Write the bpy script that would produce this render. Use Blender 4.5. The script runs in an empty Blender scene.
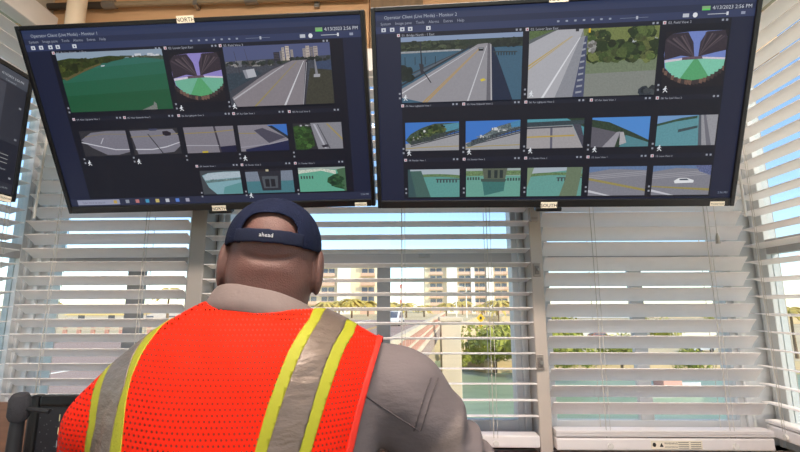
import bpy, bmesh, math, random
import numpy as np
from mathutils import Vector, Matrix
random.seed(7); rng = np.random.default_rng(7)
S = bpy.context.scene; COL = S.collection

# ------------------------------------------------------------------ camera
FPX, PITCH, ROLL, YAW = 450.0, math.radians(10.02), math.radians(-0.137), math.radians(1.34)
def rz(v, a): return np.array([v[0]*math.cos(a)-v[1]*math.sin(a), v[0]*math.sin(a)+v[1]*math.cos(a), v[2]])
_f = np.array([0, math.cos(PITCH), math.sin(PITCH)]); _u = np.array([0, -math.sin(PITCH), math.cos(PITCH)]); _x = np.array([1., 0, 0])
CX = rz(_x*math.cos(ROLL)+_u*math.sin(ROLL), YAW); CU = rz(-_x*math.sin(ROLL)+_u*math.cos(ROLL), YAW); CF = rz(_f, YAW)
EYE = np.array([0, 0, 1.5])
def ray(px, py): return CF+CX*(px-400)/FPX-CU*(py-226)/FPX
def on_y(px, py, Y): d = ray(px, py); return EYE+d*Y/d[1]
def on_x(px, py, X): d = ray(px, py); return EYE+d*X/d[0]
def on_z(px, py, Z): d = ray(px, py); return EYE+d*(Z-1.5)/d[2]
def at_depth(px, py, D): return EYE+ray(px, py)*D
cam = bpy.data.cameras.new('camera'); camo = bpy.data.objects.new('camera', cam); COL.objects.link(camo)
cam.sensor_fit = 'HORIZONTAL'; cam.sensor_width = 36; cam.lens = FPX*36/800; cam.clip_start = 0.02; cam.clip_end = 2000
camo.matrix_world = Matrix(((CX[0], CU[0], -CF[0], 0), (CX[1], CU[1], -CF[1], 0), (CX[2], CU[2], -CF[2], 1.5), (0, 0, 0, 1)))
S.camera = camo

# ------------------------------------------------------------------ world, sun, exposure
SUN_EL, SUN_AZ = math.radians(38), math.radians(128)      # azimuth clockwise from +Y: from the right, a little behind
wd = bpy.data.worlds.new('sky'); S.world = wd; wd.use_nodes = True
nt = wd.node_tree; bg = nt.nodes['Background']
sky = nt.nodes.new('ShaderNodeTexSky'); sky.sky_type = 'NISHITA'; sky.sun_disc = False
sky.sun_elevation = SUN_EL; sky.sun_rotation = SUN_AZ; sky.air_density = 0.9; sky.dust_density = 0.15; sky.ozone_density = 2.2
nt.links.new(sky.outputs[0], bg.inputs[0]); bg.inputs[1].default_value = 0.22
sl = bpy.data.lights.new('sun', 'SUN'); sl.energy = 3.2; sl.angle = math.radians(0.6); sl.color = (1, .86, .66)
so = bpy.data.objects.new('sun', sl); COL.objects.link(so)
sd = Vector((math.sin(SUN_AZ)*math.cos(SUN_EL), math.cos(SUN_AZ)*math.cos(SUN_EL), math.sin(SUN_EL)))
so.rotation_euler = sd.to_track_quat('Z', 'Y').to_euler(); so.location = (8, -6, 12)
vs = S.view_settings; vs.view_transform = 'Standard'; vs.look = 'None'; vs.gamma = 1; vs.use_curve_mapping = False; vs.exposure = 0.5
FILL_W = 46.0  # emission of the added, unseen fill lamp on the ceiling

# ------------------------------------------------------------------ helpers
def lin(c):
    c = [v/255 for v in c]; return tuple(v/12.92 if v <= .04045 else ((v+.055)/1.055)**2.4 for v in c)
MATS = {}
def mat(name, col, rough=.6, metal=0, var=0, scale=8, bump=0, bscale=60, spec=.5, emit=None, coat=0, stretch=(1, 1, 1), trans=0):
    if name in MATS: return MATS[name]
    m = bpy.data.materials.new(name); m.use_nodes = True; n = m.node_tree; b = n.nodes['Principled BSDF']; L = n.links.new
    b.inputs['Base Color'].default_value = (*lin(col), 1); b.inputs['Roughness'].default_value = rough
    b.inputs['Metallic'].default_value = metal; b.inputs['Specular IOR Level'].default_value = spec
    b.inputs['Coat Weight'].default_value = coat
    tc = n.nodes.new('ShaderNodeTexCoord'); mp = n.nodes.new('ShaderNodeMapping'); mp.inputs['Scale'].default_value = stretch
    L(tc.outputs['Object'], mp.inputs[0])
    if var:
        t = n.nodes.new('ShaderNodeTexNoise'); t.inputs['Scale'].default_value = scale; t.inputs['Detail'].default_value = 5
        L(mp.outputs[0], t.inputs['Vector'])
        r = n.nodes.new('ShaderNodeMapRange'); r.inputs[1].default_value = .3; r.inputs[2].default_value = .7
        r.inputs[3].default_value = 1-var; r.inputs[4].default_value = 1+var; L(t.outputs[0], r.inputs[0])
        h = n.nodes.new('ShaderNodeHueSaturation'); h.inputs['Color'].default_value = (*lin(col), 1)
        L(r.outputs[0], h.inputs['Value']); L(h.outputs[0], b.inputs['Base Color'])
    if bump:
        t2 = n.nodes.new('ShaderNodeTexNoise'); t2.inputs['Scale'].default_value = bscale; t2.inputs['Detail'].default_value = 4
        L(mp.outputs[0], t2.inputs['Vector'])
        bp = n.nodes.new('ShaderNodeBump'); bp.inputs['Strength'].default_value = bump; bp.inputs['Distance'].default_value = .01
        L(t2.outputs[0], bp.inputs['Height']); L(bp.outputs[0], b.inputs['Normal'])
    if emit:
        b.inputs['Emission Color'].default_value = (*lin(col), 1); b.inputs['Emission Strength'].default_value = emit
    if trans:
        tl = n.nodes.new('ShaderNodeBsdfTranslucent'); tl.inputs[0].default_value = (*lin(col), 1)
        mx = n.nodes.new('ShaderNodeMixShader'); mx.inputs[0].default_value = trans
        L(b.outputs[0], mx.inputs[1]); L(tl.outputs[0], mx.inputs[2]); L(mx.outputs[0], n.nodes['Material Output'].inputs[0])
    MATS[name] = m; return m
def tag(o, label=None, cat=None, group=None, kind=None):
    if label: o['label'] = label
    if cat: o['category'] = cat
    if group: o['group'] = group
    if kind: o['kind'] = kind
    return o
def empty(name, loc=(0, 0, 0), rotz=0, label=None, cat=None, group=None):
    o = bpy.data.objects.new(name, None); COL.objects.link(o); o.location = loc; o.rotation_euler = (0, 0, rotz)
    return tag(o, label, cat, group)
def link(name, me, m=None, parent=None, loc=None):
    o = bpy.data.objects.new(name, me); COL.objects.link(o)
    if m is not None and not me.materials: me.materials.append(m)
    if parent: o.parent = parent
    if loc is not None: o.location = loc
    return o
class MB:
    """collects shapes into one mesh"""
    def __init__(s): s.v = []; s.f = []; s.sm = []
    def add(s, v, f, smooth=False):
        o = len(s.v); s.v += [tuple(map(float, p)) for p in v]; s.f += [tuple(i+o for i in q) for q in f]; s.sm += [smooth]*len(f); return s
    def box(s, a, b):
        x0, y0, z0 = a; x1, y1, z1 = b
        return s.add([(x0, y0, z0), (x1, y0, z0), (x1, y1, z0), (x0, y1, z0), (x0, y0, z1), (x1, y0, z1), (x1, y1, z1), (x0, y1, z1)],
                     [(0, 3, 2, 1), (4, 5, 6, 7), (0, 1, 5, 4), (1, 2, 6, 5), (2, 3, 7, 6), (3, 0, 4, 7)])
    def tube(s, pts, r, n=8, cap=True):
        pts = [np.array(p, float) for p in pts]; rs = r if isinstance(r, (list, tuple)) else [r]*len(pts); V = []; Fc = []
        for i, p in enumerate(pts):
            d = pts[min(i+1, len(pts)-1)]-pts[max(i-1, 0)]; d /= np.linalg.norm(d)+1e-12
            a = np.cross(d, (0, 0, 1) if abs(d[2]) < .9 else (1, 0, 0)); a /= np.linalg.norm(a); b = np.cross(d, a)
            V += [p+rs[i]*(a*math.cos(t)+b*math.sin(t)) for t in np.linspace(0, 2*math.pi, n, endpoint=False)]
        for i in range(len(pts)-1):
            for k in range(n): Fc.append((i*n+k, i*n+(k+1) % n, (i+1)*n+(k+1) % n, (i+1)*n+k))
        s.add(V, Fc, n > 5)
        if cap: s.add(V[:n], [tuple(range(n))[::-1]]); s.add(V[-n:], [tuple(range(n))])
        return s
    def prism(s, poly, z0, z1):
        n = len(poly); V = [(x, y, z0) for x, y in poly]+[(x, y, z1) for x, y in poly]
        return s.add(V, [tuple(range(n))[::-1], tuple(range(n, 2*n))]+[(i, (i+1) % n, n+(i+1) % n, n+i) for i in range(n)])
    def extrude_x(s, prof, x0, x1):        # profile in (y, z)
        n = len(prof); V = [(x0, y, z) for y, z in prof]+[(x1, y, z) for y, z in prof]
        return s.add(V, [tuple(range(n)), tuple(range(n, 2*n))[::-1]]+[(i, n+i, n+(i+1) % n, (i+1) % n) for i in range(n)])
    def mesh(s, name):
        me = bpy.data.meshes.new(name); me.from_pydata(s.v, [], s.f)
        me.polygons.foreach_set('use_smooth', s.sm); me.update()
        bm = bmesh.new(); bm.from_mesh(me); bmesh.ops.recalc_face_normals(bm, faces=bm.faces); bm.to_mesh(me); bm.free(); return me
    def build(s, name, m, parent=None, bevel=0, loc=None):
        o = link(name, s.mesh(name), m, parent, loc)
        if bevel:
            b = o.modifiers.new('bevel', 'BEVEL'); b.width = bevel; b.segments = 2; b.limit_method = 'ANGLE'; b.angle_limit = math.radians(40)
        return o
def box(name, a, b, m, parent=None, bevel=0): return MB().box(a, b).build(name, m, parent, bevel)
def text_mesh(txt, size, align='LEFT'):
    cu = bpy.data.curves.new('t', 'FONT'); cu.body = txt; cu.size = size; cu.align_x = align; cu.resolution_u = 2
    o = bpy.data.objects.new('t', cu); COL.objects.link(o); dg = bpy.context.evaluated_depsgraph_get()
    me = bpy.data.meshes.new_from_object(o.evaluated_get(dg)); bpy.data.objects.remove(o); bpy.data.curves.remove(cu)
    v = np.zeros(len(me.vertices)*3); me.vertices.foreach_get('co', v); fs = [tuple(p.vertices) for p in me.polygons]
    bpy.data.meshes.remove(me); return v.reshape(-1, 3), fs

# ------------------------------------------------------------------ materials
M_slat = mat('slat_vinyl', (248, 242, 238), .45, var=.02, scale=30, trans=.25)
M_cord = mat('cord', (196, 188, 176), .8)
M_frame = mat('white_frame', (205, 203, 200), .45, var=.04, scale=5)
M_post = mat('grey_post_paint', (150, 143, 136), .55, var=.06, scale=6)
M_post2 = mat('beige_post_paint', (184, 172, 160), .55, var=.05, scale=6)
M_tan = mat('tan_wall_paint', (222, 176, 132), .6, var=.07, scale=3, bump=.1)
M_wall = mat('cream_wall_paint', (196, 186, 170), .7, var=.04, scale=4)
M_wood = mat('brown_wood', (124, 92, 74), .5, var=.22, scale=6, stretch=(1, 9, 9))
M_greywood = mat('weathered_board', (142, 118, 92), .7, var=.25, scale=5, stretch=(9, 9, 1))
M_black = mat('black_plastic', (14, 14, 16), .35)
M_dark = mat('dark_plastic', (32, 33, 36), .5)
M_white = mat('white_plastic', (226, 222, 214), .4)
M_label = mat('label_paper', (232, 222, 200), .7)
M_ink = mat('black_ink', (25, 22, 20), .7)
M_metal = mat('grey_metal', (150, 146, 140), .4, metal=.7)
M_pole = mat('cream_pole_paint', (232, 212, 186), .4, var=.04, scale=10)
def glass_mat():
    m = bpy.data.materials.new('window_glass'); m.use_nodes = True; n = m.node_tree; n.nodes.remove(n.nodes['Principled BSDF'])
    t = n.nodes.new('ShaderNodeBsdfTransparent'); t.inputs[0].default_value = (.93, .96, .96, 1)
    g = n.nodes.new('ShaderNodeBsdfGlossy'); g.inputs['Roughness'].default_value = .02
    lw = n.nodes.new('ShaderNodeLayerWeight'); lw.inputs[0].default_value = .5
    pw = n.nodes.new('ShaderNodeMath'); pw.operation = 'POWER'; n.links.new(lw.outputs['Facing'], pw.inputs[0]); pw.inputs[1].default_value = 4
    fr = n.nodes.new('ShaderNodeMath'); fr.operation = 'MULTIPLY_ADD'; n.links.new(pw.outputs[0], fr.inputs[0]); fr.inputs[1].default_value = .5; fr.inputs[2].default_value = .025
    x = n.nodes.new('ShaderNodeMixShader'); n.links.new(fr.outputs[0], x.inputs[0]); n.links.new(t.outputs[0], x.inputs[1]); n.links.new(g.outputs[0], x.inputs[2])
    n.links.new(x.outputs[0], n.nodes['Material Output'].inputs[0]); return m
M_glass = glass_mat()

# ------------------------------------------------------------------ room shell
XL, XR, YB, YF, ZC = -1.43, 1.245, 1.60, -1.70, 2.90      # wall faces, ceiling height
ZS, ZH, ZHB = 1.03, 2.62, 2.44                             # window sill, head on the side walls and on the back wall
T = .16
def struct(o): o['kind'] = 'structure'; return o
struct(box('floor', (XL-T, YF-T, -.12), (XR+T, YB+T, 0), mat('vinyl_floor', (120, 108, 96), .5, var=.1, scale=4)))
struct(box('ceiling', (XL-T, YF-T, ZC), (XR+T, YB+T, ZC+.12), mat('ceiling_paint', (226, 216, 200), .8)))
w = MB(); w.box((XL-T, YB, 0), (XR+T, YB+T, ZS)); pass
wb = struct(w.build('wall_back', M_wall))
pn = link('panel', MB().box((XL-T, YB, ZHB), (-.158, YB+T, ZC)).mesh('panel'), M_tan, wb)
pn = link('panel', MB().box((-.154, YB, ZHB), (XR+T, YB+T, ZC)).mesh('panel'), M_tan, wb)
link('board', MB().box((-.15, YB-.018, ZHB+.01), (.055, YB-.001, ZC)).mesh('board'), M_greywood, wb)
w = MB(); w.box((XL-T, YF, 0), (XL, YB, ZS)); w.box((XL-T, YF, ZS), (XL, -1.35, ZH)); w.box((XL-T, -.05, ZS), (XL, .1, ZH)); w.box((XL-T, YF, ZH), (XL, YB, ZC))
struct(w.build('wall_left', M_wall))
w = MB(); w.box((XR, YF, 0), (XR+T, YB, ZS)); w.box((XR, YF, ZS), (XR+T, -1.35, ZH)); w.box((XR, -.05, ZS), (XR+T, .15, ZH)); w.box((XR, YF, ZH), (XR+T, YB, ZC))
struct(w.build('wall_right', M_wall))
w = MB(); w.box((XL-T, YF-T, 0), (XR+T, YF, ZS)); w.box((XL-T, YF-T, ZH), (XR+T, YF, ZC)); w.box((XL-T, YF-T, ZS), (-1.2, YF, ZH)); w.box((1.05, YF-T, ZS), (XR+T, YF, ZH))
struct(w.build('wall_rear', M_wall))
# posts between the windows
struct(MB().box((-.768, 1.535, ZS), (-.714, YB+T, ZHB)).build('trim_1', M_post, None, .003))
struct(MB().box((.409, 1.540, ZS), (.450, YB+T, ZHB)).build('trim_2', M_post2, None, .003))
struct(MB().box((-1.475, 1.661, ZS), (-1.386, 1.70, ZHB)).build('trim_3', M_frame, None, .003))
struct(MB().box((1.151, 1.661, ZS), (1.29, 1.70, ZHB)).build('trim_4', M_frame, None, .003))
# sill boards
struct(MB().box((XL, 1.46, ZS-.03), (XR, YB-.001, ZS)).box((XL, YB, ZS-.012), (XR, YB+.06, ZS)).build('trim_5', M_wood, None, .003))
struct(MB().box((XR-.10, -.05, ZS-.03), (XR-.001, 1.458, ZS)).build('trim_6', M_wood, None, .003))
struct(MB().box((XL+.001, -.05, ZS-.03), (XL+.10, 1.458, ZS)).build('trim_7', M_wood, None, .003))

def window(n, loc, rotz, width, frame=.045, rail=1.668, mullion=None, bottom=.085, head=None, mm=None, dep=.07):
    """single hung window in local coords: x along the width, -y towards the room"""
    e = empty('window_%d' % n, loc, rotz); e['kind'] = 'structure'
    z0, z1 = ZS-loc[2], (head or ZHB)-loc[2]; r = rail-loc[2]
    m = MB(); m.box((0, 0, z0), (frame, dep, z1)); m.box((width-frame, 0, z0), (width, dep, z1)); m.box((frame, 0, z0), (width-frame, dep, z0+.03)); m.box((frame, 0, z1-.05), (width-frame, dep, z1))
    m.box((.012, -.012, z0), (.026, 0, z1)); m.box((width-.026, -.012, z0), (width-.012, 0, z1))
    m.build('window_frame', M_frame, e, .002)
    MB().box((frame-.012, .004, z0+.03), (width-frame+.012, .03, z0+bottom)).build('sash_rail', M_frame, e, .002)
    MB().box((frame-.012, .002, r-.026), (width-frame+.012, min(.034, dep-.004), r+.026)).build('meeting_rail', mat('rail_paint', (176, 170, 166), .5), e, .002)
    cuts = [frame]+([mullion[0], mullion[1]] if mullion else [])+[width-frame]
    if mullion: MB().box((mullion[0], .006, z0+bottom), (mullion[1], .03, r-.026)).build('mullion', mm or mat('mullion_paint', (150, 148, 146), .5), e, .002)
    MB().box((frame, dep-.024, r+.02), (width-frame, dep-.02, z1-.05)).build('pane', M_glass, e)
    if mullion:
        MB().box((frame, .016, z0+bottom), (mullion[0], .02, r-.026)).build('pane', M_glass, e)
        MB().box((mullion[1], .016, z0+bottom), (width-frame, .02, r-.026)).build('pane', M_glass, e)
    else: MB().box((frame, .016, z0+bottom), (width-frame, .02, r-.026)).build('pane', M_glass, e)
    for sx in (width*.32, width*.68): MB().box((sx-.02, -.010, r+.004), (sx+.02, .001, r+.02)).build('sash_lock', M_metal, e)
    return e
window(1, (-1.385, 1.63, 0), 0, .616, .05, 1.672, (.345, .405))
window(2, (-.714, 1.63, 0), 0, 1.123, .045, 1.668, (.592, .640))
window(3, (.450, 1.63, 0), 0, .70, .045, 1.668, (.33, .375), mm=M_frame)
window(4, (XR+.004, 1.66, 0), -math.pi/2, 1.51, .055, 1.70, (.66, .70), head=ZH, dep=.042)
window(5, (XL-.004, .1, 0), math.pi/2, 1.56, .045, 1.70, (.70, .75), head=ZH, dep=.042)

# ------------------------------------------------------------------ blinds
SW = .058
def slat_profile(tilt, w=SW, th=.0028, crown=.0022):
    c, s = math.cos(tilt), math.sin(tilt); P = []
    for q in (-1, -.5, 0, .5, 1): P.append((q*w/2, crown*(1-q*q)-th/2))
    for q in (1, .5, 0, -.5, -1): P.append((q*w/2, crown*(1-q*q)+th/2))
    return [(y*c+z*s, -y*s+z*c) for y, z in P]     # room side is -y: its edge goes up with tilt
def blind(label, loc, rotz, width, z0, pitch, zlow, tilt, ladders, wand=None, pull=None, sticker=False, rail_z=None, stack=2, ztop=2.33, sw=SW):
    e = empty('window_blind', loc, rotz, label, 'blind', 'white slatted window blinds')
    me = MB().extrude_x(slat_profile(tilt, sw), 0, width).mesh('slat'); me.materials.append(M_slat)
    k0 = math.ceil((zlow-z0)/pitch-1e-6); k1 = math.floor((ztop-z0)/pitch)
    for k in range(k0, k1+1):
        o = link('slat', me, None, e, (random.uniform(-.0015, .0015), 0, z0+k*pitch+random.uniform(-.0008, .0008))); o.rotation_euler = (random.uniform(-.02, .02), random.uniform(-.0012, .0012), 0)
    zb = z0+k0*pitch; rz0 = rail_z if rail_z else zb-.07
    flat = MB().extrude_x(slat_profile(.03), 0, width).mesh('slat'); flat.materials.append(M_slat)
    for i in range(stack): link('slat', flat, None, e, (0, 0, rz0+.042+i*.0045))
    rl = MB().box((0, -.028, rz0), (width, .028, rz0+.036)).build('bottom_rail', M_slat, e, .004)
    MB().box((0, -.030, ztop+.02), (width, .030, ztop+.07)).build('head_rail', M_slat, e, .002)
    MB().box((-.004, -.044, ztop+.008), (width+.004, -.032, ztop+.098)).build('valance', M_slat, e, .003)
    for lx in ladders:
        m = MB()
        for dy in (-sw/2*math.cos(tilt)-.002, sw/2*math.cos(tilt)+.002):
            m.tube([(lx, dy, rz0+.03), (lx+.001, dy, (rz0+ztop)/2), (lx, dy, ztop+.02)], .0012, 5)
        m.tube([(lx+.012, -sw/2*math.cos(tilt)-.004, rz0+.03), (lx+.012, -sw/2*math.cos(tilt)-.004, ztop+.02)], .0008, 5)
        m.build('ladder_cord', M_cord, e)
        m = MB(); m.tube([(lx+.006, -.029, rz0+.014), (lx+.006, -.035, rz0+.014)], .009, 12); m.build('cord_button', M_white, e)
    if wand:
        m = MB(); m.tube([(wand[0], -.05, ztop+.01), (wand[0]+wand[2], -.05, wand[1])], .0045, 8); m.build('tilt_wand', M_white, e)
    if pull:
        m = MB(); m.tube([(pull[0]-.004, -.046, ztop+.01), (pull[0], -.046, pull[1]+.03)], .0009, 5)
        m.build('pull_cord', M_cord, e)
        MB().tube([(pull[0], -.046, pull[1]+.034), (pull[0], -.046, pull[1]+.02), (pull[0], -.046, pull[1])], [.003, .006, .0075], 10).build('tassel', M_cord, e)
    if sticker:
        s = MB().box((.292, -.0296, rz0+.005), (.450, -.0288, rz0+.030)).build('warning_sticker', M_label, e)
        v, f = [], []; m = MB()
        def put(txt, x, z, size):
            tv, tf = text_mesh(txt, size); m.add([(x+a, -.0300, z+b) for a, b, c in tv], tf)
        m.add([(.318, -.03, rz0+.012), (.330, -.03, rz0+.012), (.324, -.03, rz0+.024)], [(0, 1, 2)])
        m.add([(.302+.006*math.cos(t), -.03, rz0+.018+.007*math.sin(t)) for t in np.linspace(0, 6.283, 6, endpoint=False)], [tuple(range(6))])
        put('WARNING', .333, rz0+.0195, .0085); put('ADVERTENCIA', .333, rz0+.0095, .0062)
        for x0 in (.376, .414):
            for q in range(4): m.add([(x0, -.03, rz0+.008+q*.0055), (x0+.032, -.03, rz0+.008+q*.0055), (x0+.032, -.03, rz0+.0095+q*.0055), (x0, -.03, rz0+.0095+q*.0055)], [(0, 1, 2, 3)])
        m.build('warning_text', M_ink, s)
    return e
blind('white blind with half tilted slats between the left wall and the grey post', (-1.352, 1.55, 0), 0, .578, 1.782, .0484, 1.10, math.radians(30), (.115, .43), wand=(.06, 1.80, -.012))
blind('white blind with open level slats in the middle window behind the man', (-.706, 1.55, 0), 0, 1.110, 1.782, .0488, 1.14, math.radians(8), (.12, .675, .965), rail_z=1.058, stack=0)
blind('white blind with nearly closed slats and a warning sticker on its bottom rail', (.455, 1.55, 0), 0, .675, 1.793, .0518, 1.15, math.radians(47), (.16, .545), wand=(.655, 1.79, .01), pull=(.565, 1.70), sticker=True, rail_z=1.052, stack=4)
blind('white blind with slightly tilted slats along the right wall, its near slats catching the sun', (1.205, 1.615, 0), -math.pi/2, 1.38, 1.815, .0580, 1.14, math.radians(7), (.075, .55, 1.0, 1.3), rail_z=1.075, ztop=2.50, sw=.064)
blind('white blind with tilted slats along the left wall behind the small wall monitor', (-1.400, .12, 0), math.pi/2, 1.42, 1.785, .0484, 1.14, math.radians(12), (.12, .8, 1.34), rail_z=1.08, ztop=2.50)

# ------------------------------------------------------------------ screens
def screen_mat(name, strength, var=0):
    m = bpy.data.materials.new(name); m.use_nodes = True; n = m.node_tree; b = n.nodes['Principled BSDF']; L = n.links.new
    a = n.nodes.new('ShaderNodeAttribute'); a.attribute_name = 'paint'
    b.inputs['Base Color'].default_value = (.006, .006, .008, 1); b.inputs['Roughness'].default_value = .42; b.inputs['Specular IOR Level'].default_value = .22
    src = a.outputs['Color']
    if var:
        tc = n.nodes.new('ShaderNodeTexCoord'); t = n.nodes.new('ShaderNodeTexNoise'); t.inputs['Scale'].default_value = 230; t.inputs['Detail'].default_value = 4; t.inputs['Roughness'].default_value = .7
        L(tc.outputs['Object'], t.inputs['Vector'])
        s = n.nodes.new('ShaderNodeMath'); s.operation = 'SUBTRACT'; L(t.outputs[0], s.inputs[0]); s.inputs[1].default_value = .5
        q = n.nodes.new('ShaderNodeMath'); q.operation = 'MULTIPLY_ADD'; L(s.outputs[0], q.inputs[0]); am = n.nodes.new('ShaderNodeMath'); am.operation = 'MULTIPLY'; L(a.outputs['Alpha'], am.inputs[0]); am.inputs[1].default_value = 2.4; L(am.outputs[0], q.inputs[1]); q.inputs[2].default_value = 1
        h = n.nodes.new('ShaderNodeHueSaturation'); L(src, h.inputs['Color']); L(q.outputs[0], h.inputs['Value']); src = h.outputs[0]
    L(src, b.inputs['Emission Color']); b.inputs['Emission Strength'].default_value = strength
    return m
M_screen = screen_mat('lit_screen', .62); M_feed = screen_mat('lit_camera_picture', .62, 1)
class Paint:
    """flat coloured shapes printed on a screen; y is the small depth step of each later shape"""
    def __init__(s, W, H, y0=-.0002, step=.00006): s.W = W; s.H = H; s.v = []; s.f = []; s.c = []; s.y = y0; s.step = step
    def xz(s, u, v): return ((u-.5)*s.W, (.5-v)*s.H)
    def poly(s, pts, col, noise=0):
        o = len(s.v); s.v += [(s.xz(u, v)[0], s.y, s.xz(u, v)[1]) for u, v in pts]; s.f.append(tuple(range(o, o+len(pts)))); s.c.append((*lin(col), noise)); s.y -= s.step
    def rect(s, u0, v0, u1, v1, col, noise=0): s.poly([(u0, v0), (u1, v0), (u1, v1), (u0, v1)], col, noise)
    def text(s, txt, u, v, size, col, align='LEFT'):
        tv, tf = text_mesh(txt, size, align); x, z = s.xz(u, v); o = len(s.v)
        s.v += [(x+a, s.y, z+b) for a, b, c in tv]; s.f += [tuple(i+o for i in q) for q in tf]; s.c += [(*lin(col), 0)]*len(tf)
    def build(s, name, m, parent):
        me = bpy.data.meshes.new(name); me.from_pydata(s.v, [], s.f); ca = me.color_attributes.new('paint', 'FLOAT_COLOR', 'CORNER')
        buf = []
        for p in me.polygons: buf += list(s.c[p.index])*p.loop_total
        ca.data.foreach_set('color', buf)
        bm = bmesh.new(); bm.from_mesh(me); 
        for f in bm.faces:
            f.normal_update()
            if f.normal.y > 0: f.normal_flip()
        bm.to_mesh(me); bm.free()
        return link(name, me, m, parent)
WH, TEAL = (200, 204, 212), (92, 152, 146)
def curve(f, a, b, n=9): return [(a+(b-a)*i/(n-1), f(a+(b-a)*i/(n-1))) for i in range(n)]
def feed_water(P):
    P((0, 0), (1, 0), (1, 1), (0, 1), c=(46, 104, 92), n=.15); P((0, .3), (1, .2), (1, 1), (0, 1), c=(38, 98, 78), n=.15); P((0, .5), (1, .4), (1, 1), (0, 1), c=(32, 92, 66), n=.15); P((0, .72), (1, .66), (1, 1), (0, 1), c=(27, 84, 54), n=.15)
    P((0, 0), (1, 0), (1, .12), (0, .12), c=(140, 158, 176)); P((.6, .08), (1, .11), (1, .17), (.8, .12), (.6, .11), c=(70, 82, 70), n=1)
    P((0, .12), (.12, .09), (.3, .11), (.5, .075), (.66, .10), (.62, .14), (.4, .2), (.2, .3), (.06, .42), (0, .44), c=(46, 58, 22), n=1.4)
    P((0, .40), (.06, .40), (.2, .29), (.4, .19), (.41, .21), (.21, .33), (.04, .46), c=(92, 86, 52), n=.6)
    P((.74, .06), (.8, .06), (.8, .1), (.74, .1), c=WH); P((.86, .06), (.91, .06), (.91, .11), (.86, .11), c=WH)
    P((.70, 1), (.82, .92), (.83, .86), (.85, .9), (.85, 1), c=(120, 124, 120), n=.8)
    P((.40, .23), (.44, .225), (.43, .245), (.40, .245), c=WH)


def feed_arc(P, car=False, line=True):
    P((0, 0), (1, 0), (1, 1), (0, 1), c=(46, 46, 52), n=.6); P((0, .35), (.25, .08), (.6, .03), (1, .04), (1, .86), (.75, .97), (.5, .96), (.2, .66), c=(118, 116, 128), n=.25)
    P((.0, .42), (.3, .56), (.7, .74), (1, .76), (1, .79), (.7, .78), (.3, .6), (.0, .46), c=(196, 196, 206)); P((.1, .22), (.5, .13), (1, .17), (1, .19), (.5, .155), (.1, .25), c=(130, 120, 96))
    if line: P((.48, .30), (.50, .30), (.42, .52), (.40, .52), c=(186, 186, 196))
def feed_arc2(P):
    P((0, 0), (1, 0), (1, 1), (0, 1), c=(44, 44, 50)); P((0, .06), (.9, .04), (1, .3), (1, .7), (.85, .92), (.5, .97), (.08, .97), c=(122, 120, 132), n=.25)
    P((.04, .76), (.4, .78), (.7, .7), (1, .54), (1, .57), (.7, .74), (.4, .82), (.05, .80), c=(198, 198, 208)); P((0, .28), (.5, .27), (1, .2), (1, .23), (.5, .3), (0, .31), c=(140, 128, 92))
    P((.36, .2), (.38, .2), (.62, .96), (.6, .97), c=(34, 32, 40)); P((.68, .12), (.78, .1), (.86, .18), (.84, .28), (.74, .3), (.68, .24), c=(30, 24, 38), n=.6); P((.4, 0), (.6, 0), (.56, .08), (.42, .08), c=(60, 64, 90), n=1)
def feed_leaf(P):
    P((0, 0), (1, 0), (1, 1), (0, 1), c=(126, 122, 132), n=.25); P((.6, 0), (.64, 0), (.7, 1), (.66, 1), c=(58, 54, 66)); P((0, .22), (.58, .2), (1, .14), (1, .17), (.58, .23), (0, .25), c=(150, 134, 80))
    P((0, .68), (.66, .72), (.66, .75), (0, .71), c=(170, 168, 178)); P((.68, .78), (1, .74), (1, 1), (.7, 1), c=(24, 26, 56)); P((.3, .94), (.42, .93), (.42, 1), (.3, 1), c=(190, 168, 50))
def feed_leaf2(P):
    P((0, 0), (1, 0), (1, 1), (0, 1), c=(132, 128, 138), n=.25); P((.6, .02), (1, 0), (1, .5), (.9, .4), c=(56, 110, 190)); P((.62, .06), (.7, .04), (1, .44), (1, .56), (.9, .42), c=(36, 46, 60), n=1)
    P((.32, .2), (.5, .12), (.96, .5), (.6, .7), c=(72, 70, 86), n=.3); P((0, .28), (.36, .3), (.36, .33), (0, .31), c=(150, 136, 86)); P((.1, .92), (.5, .78), (1, .62), (1, 1), (.1, 1), c=(26, 32, 70), n=.3)
    P((0, .82), (.6, .72), (1, .58), (1, .62), (.6, .76), (0, .86), c=(150, 148, 160))
def feed_tree_road(P):
    P((0, 0), (1, 0), (1, 1), (0, 1), c=(132, 132, 140), n=.25); P((0, 0), (.36, 0), (.48, 1), (0, 1), c=(40, 40, 46), n=.6); P((0, .12), (.14, .06), (.3, .2), (.4, .5), (.42, .86), (.28, 1), (.02, 1), c=(44, 74, 34), n=1.5)
    P((.42, .05), (.46, .05), (.66, .98), (.62, .98), c=(176, 176, 186)); P((.5, .05), (.52, .05), (.74, .98), (.71, .98), c=(84, 84, 92)); P((.68, .04), (.72, .04), (1, .6), (1, .68), c=(160, 142, 84)); P((.55, .86), (.68, .82), (.7, .92), (.58, .94), c=(44, 42, 52), n=1)
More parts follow.
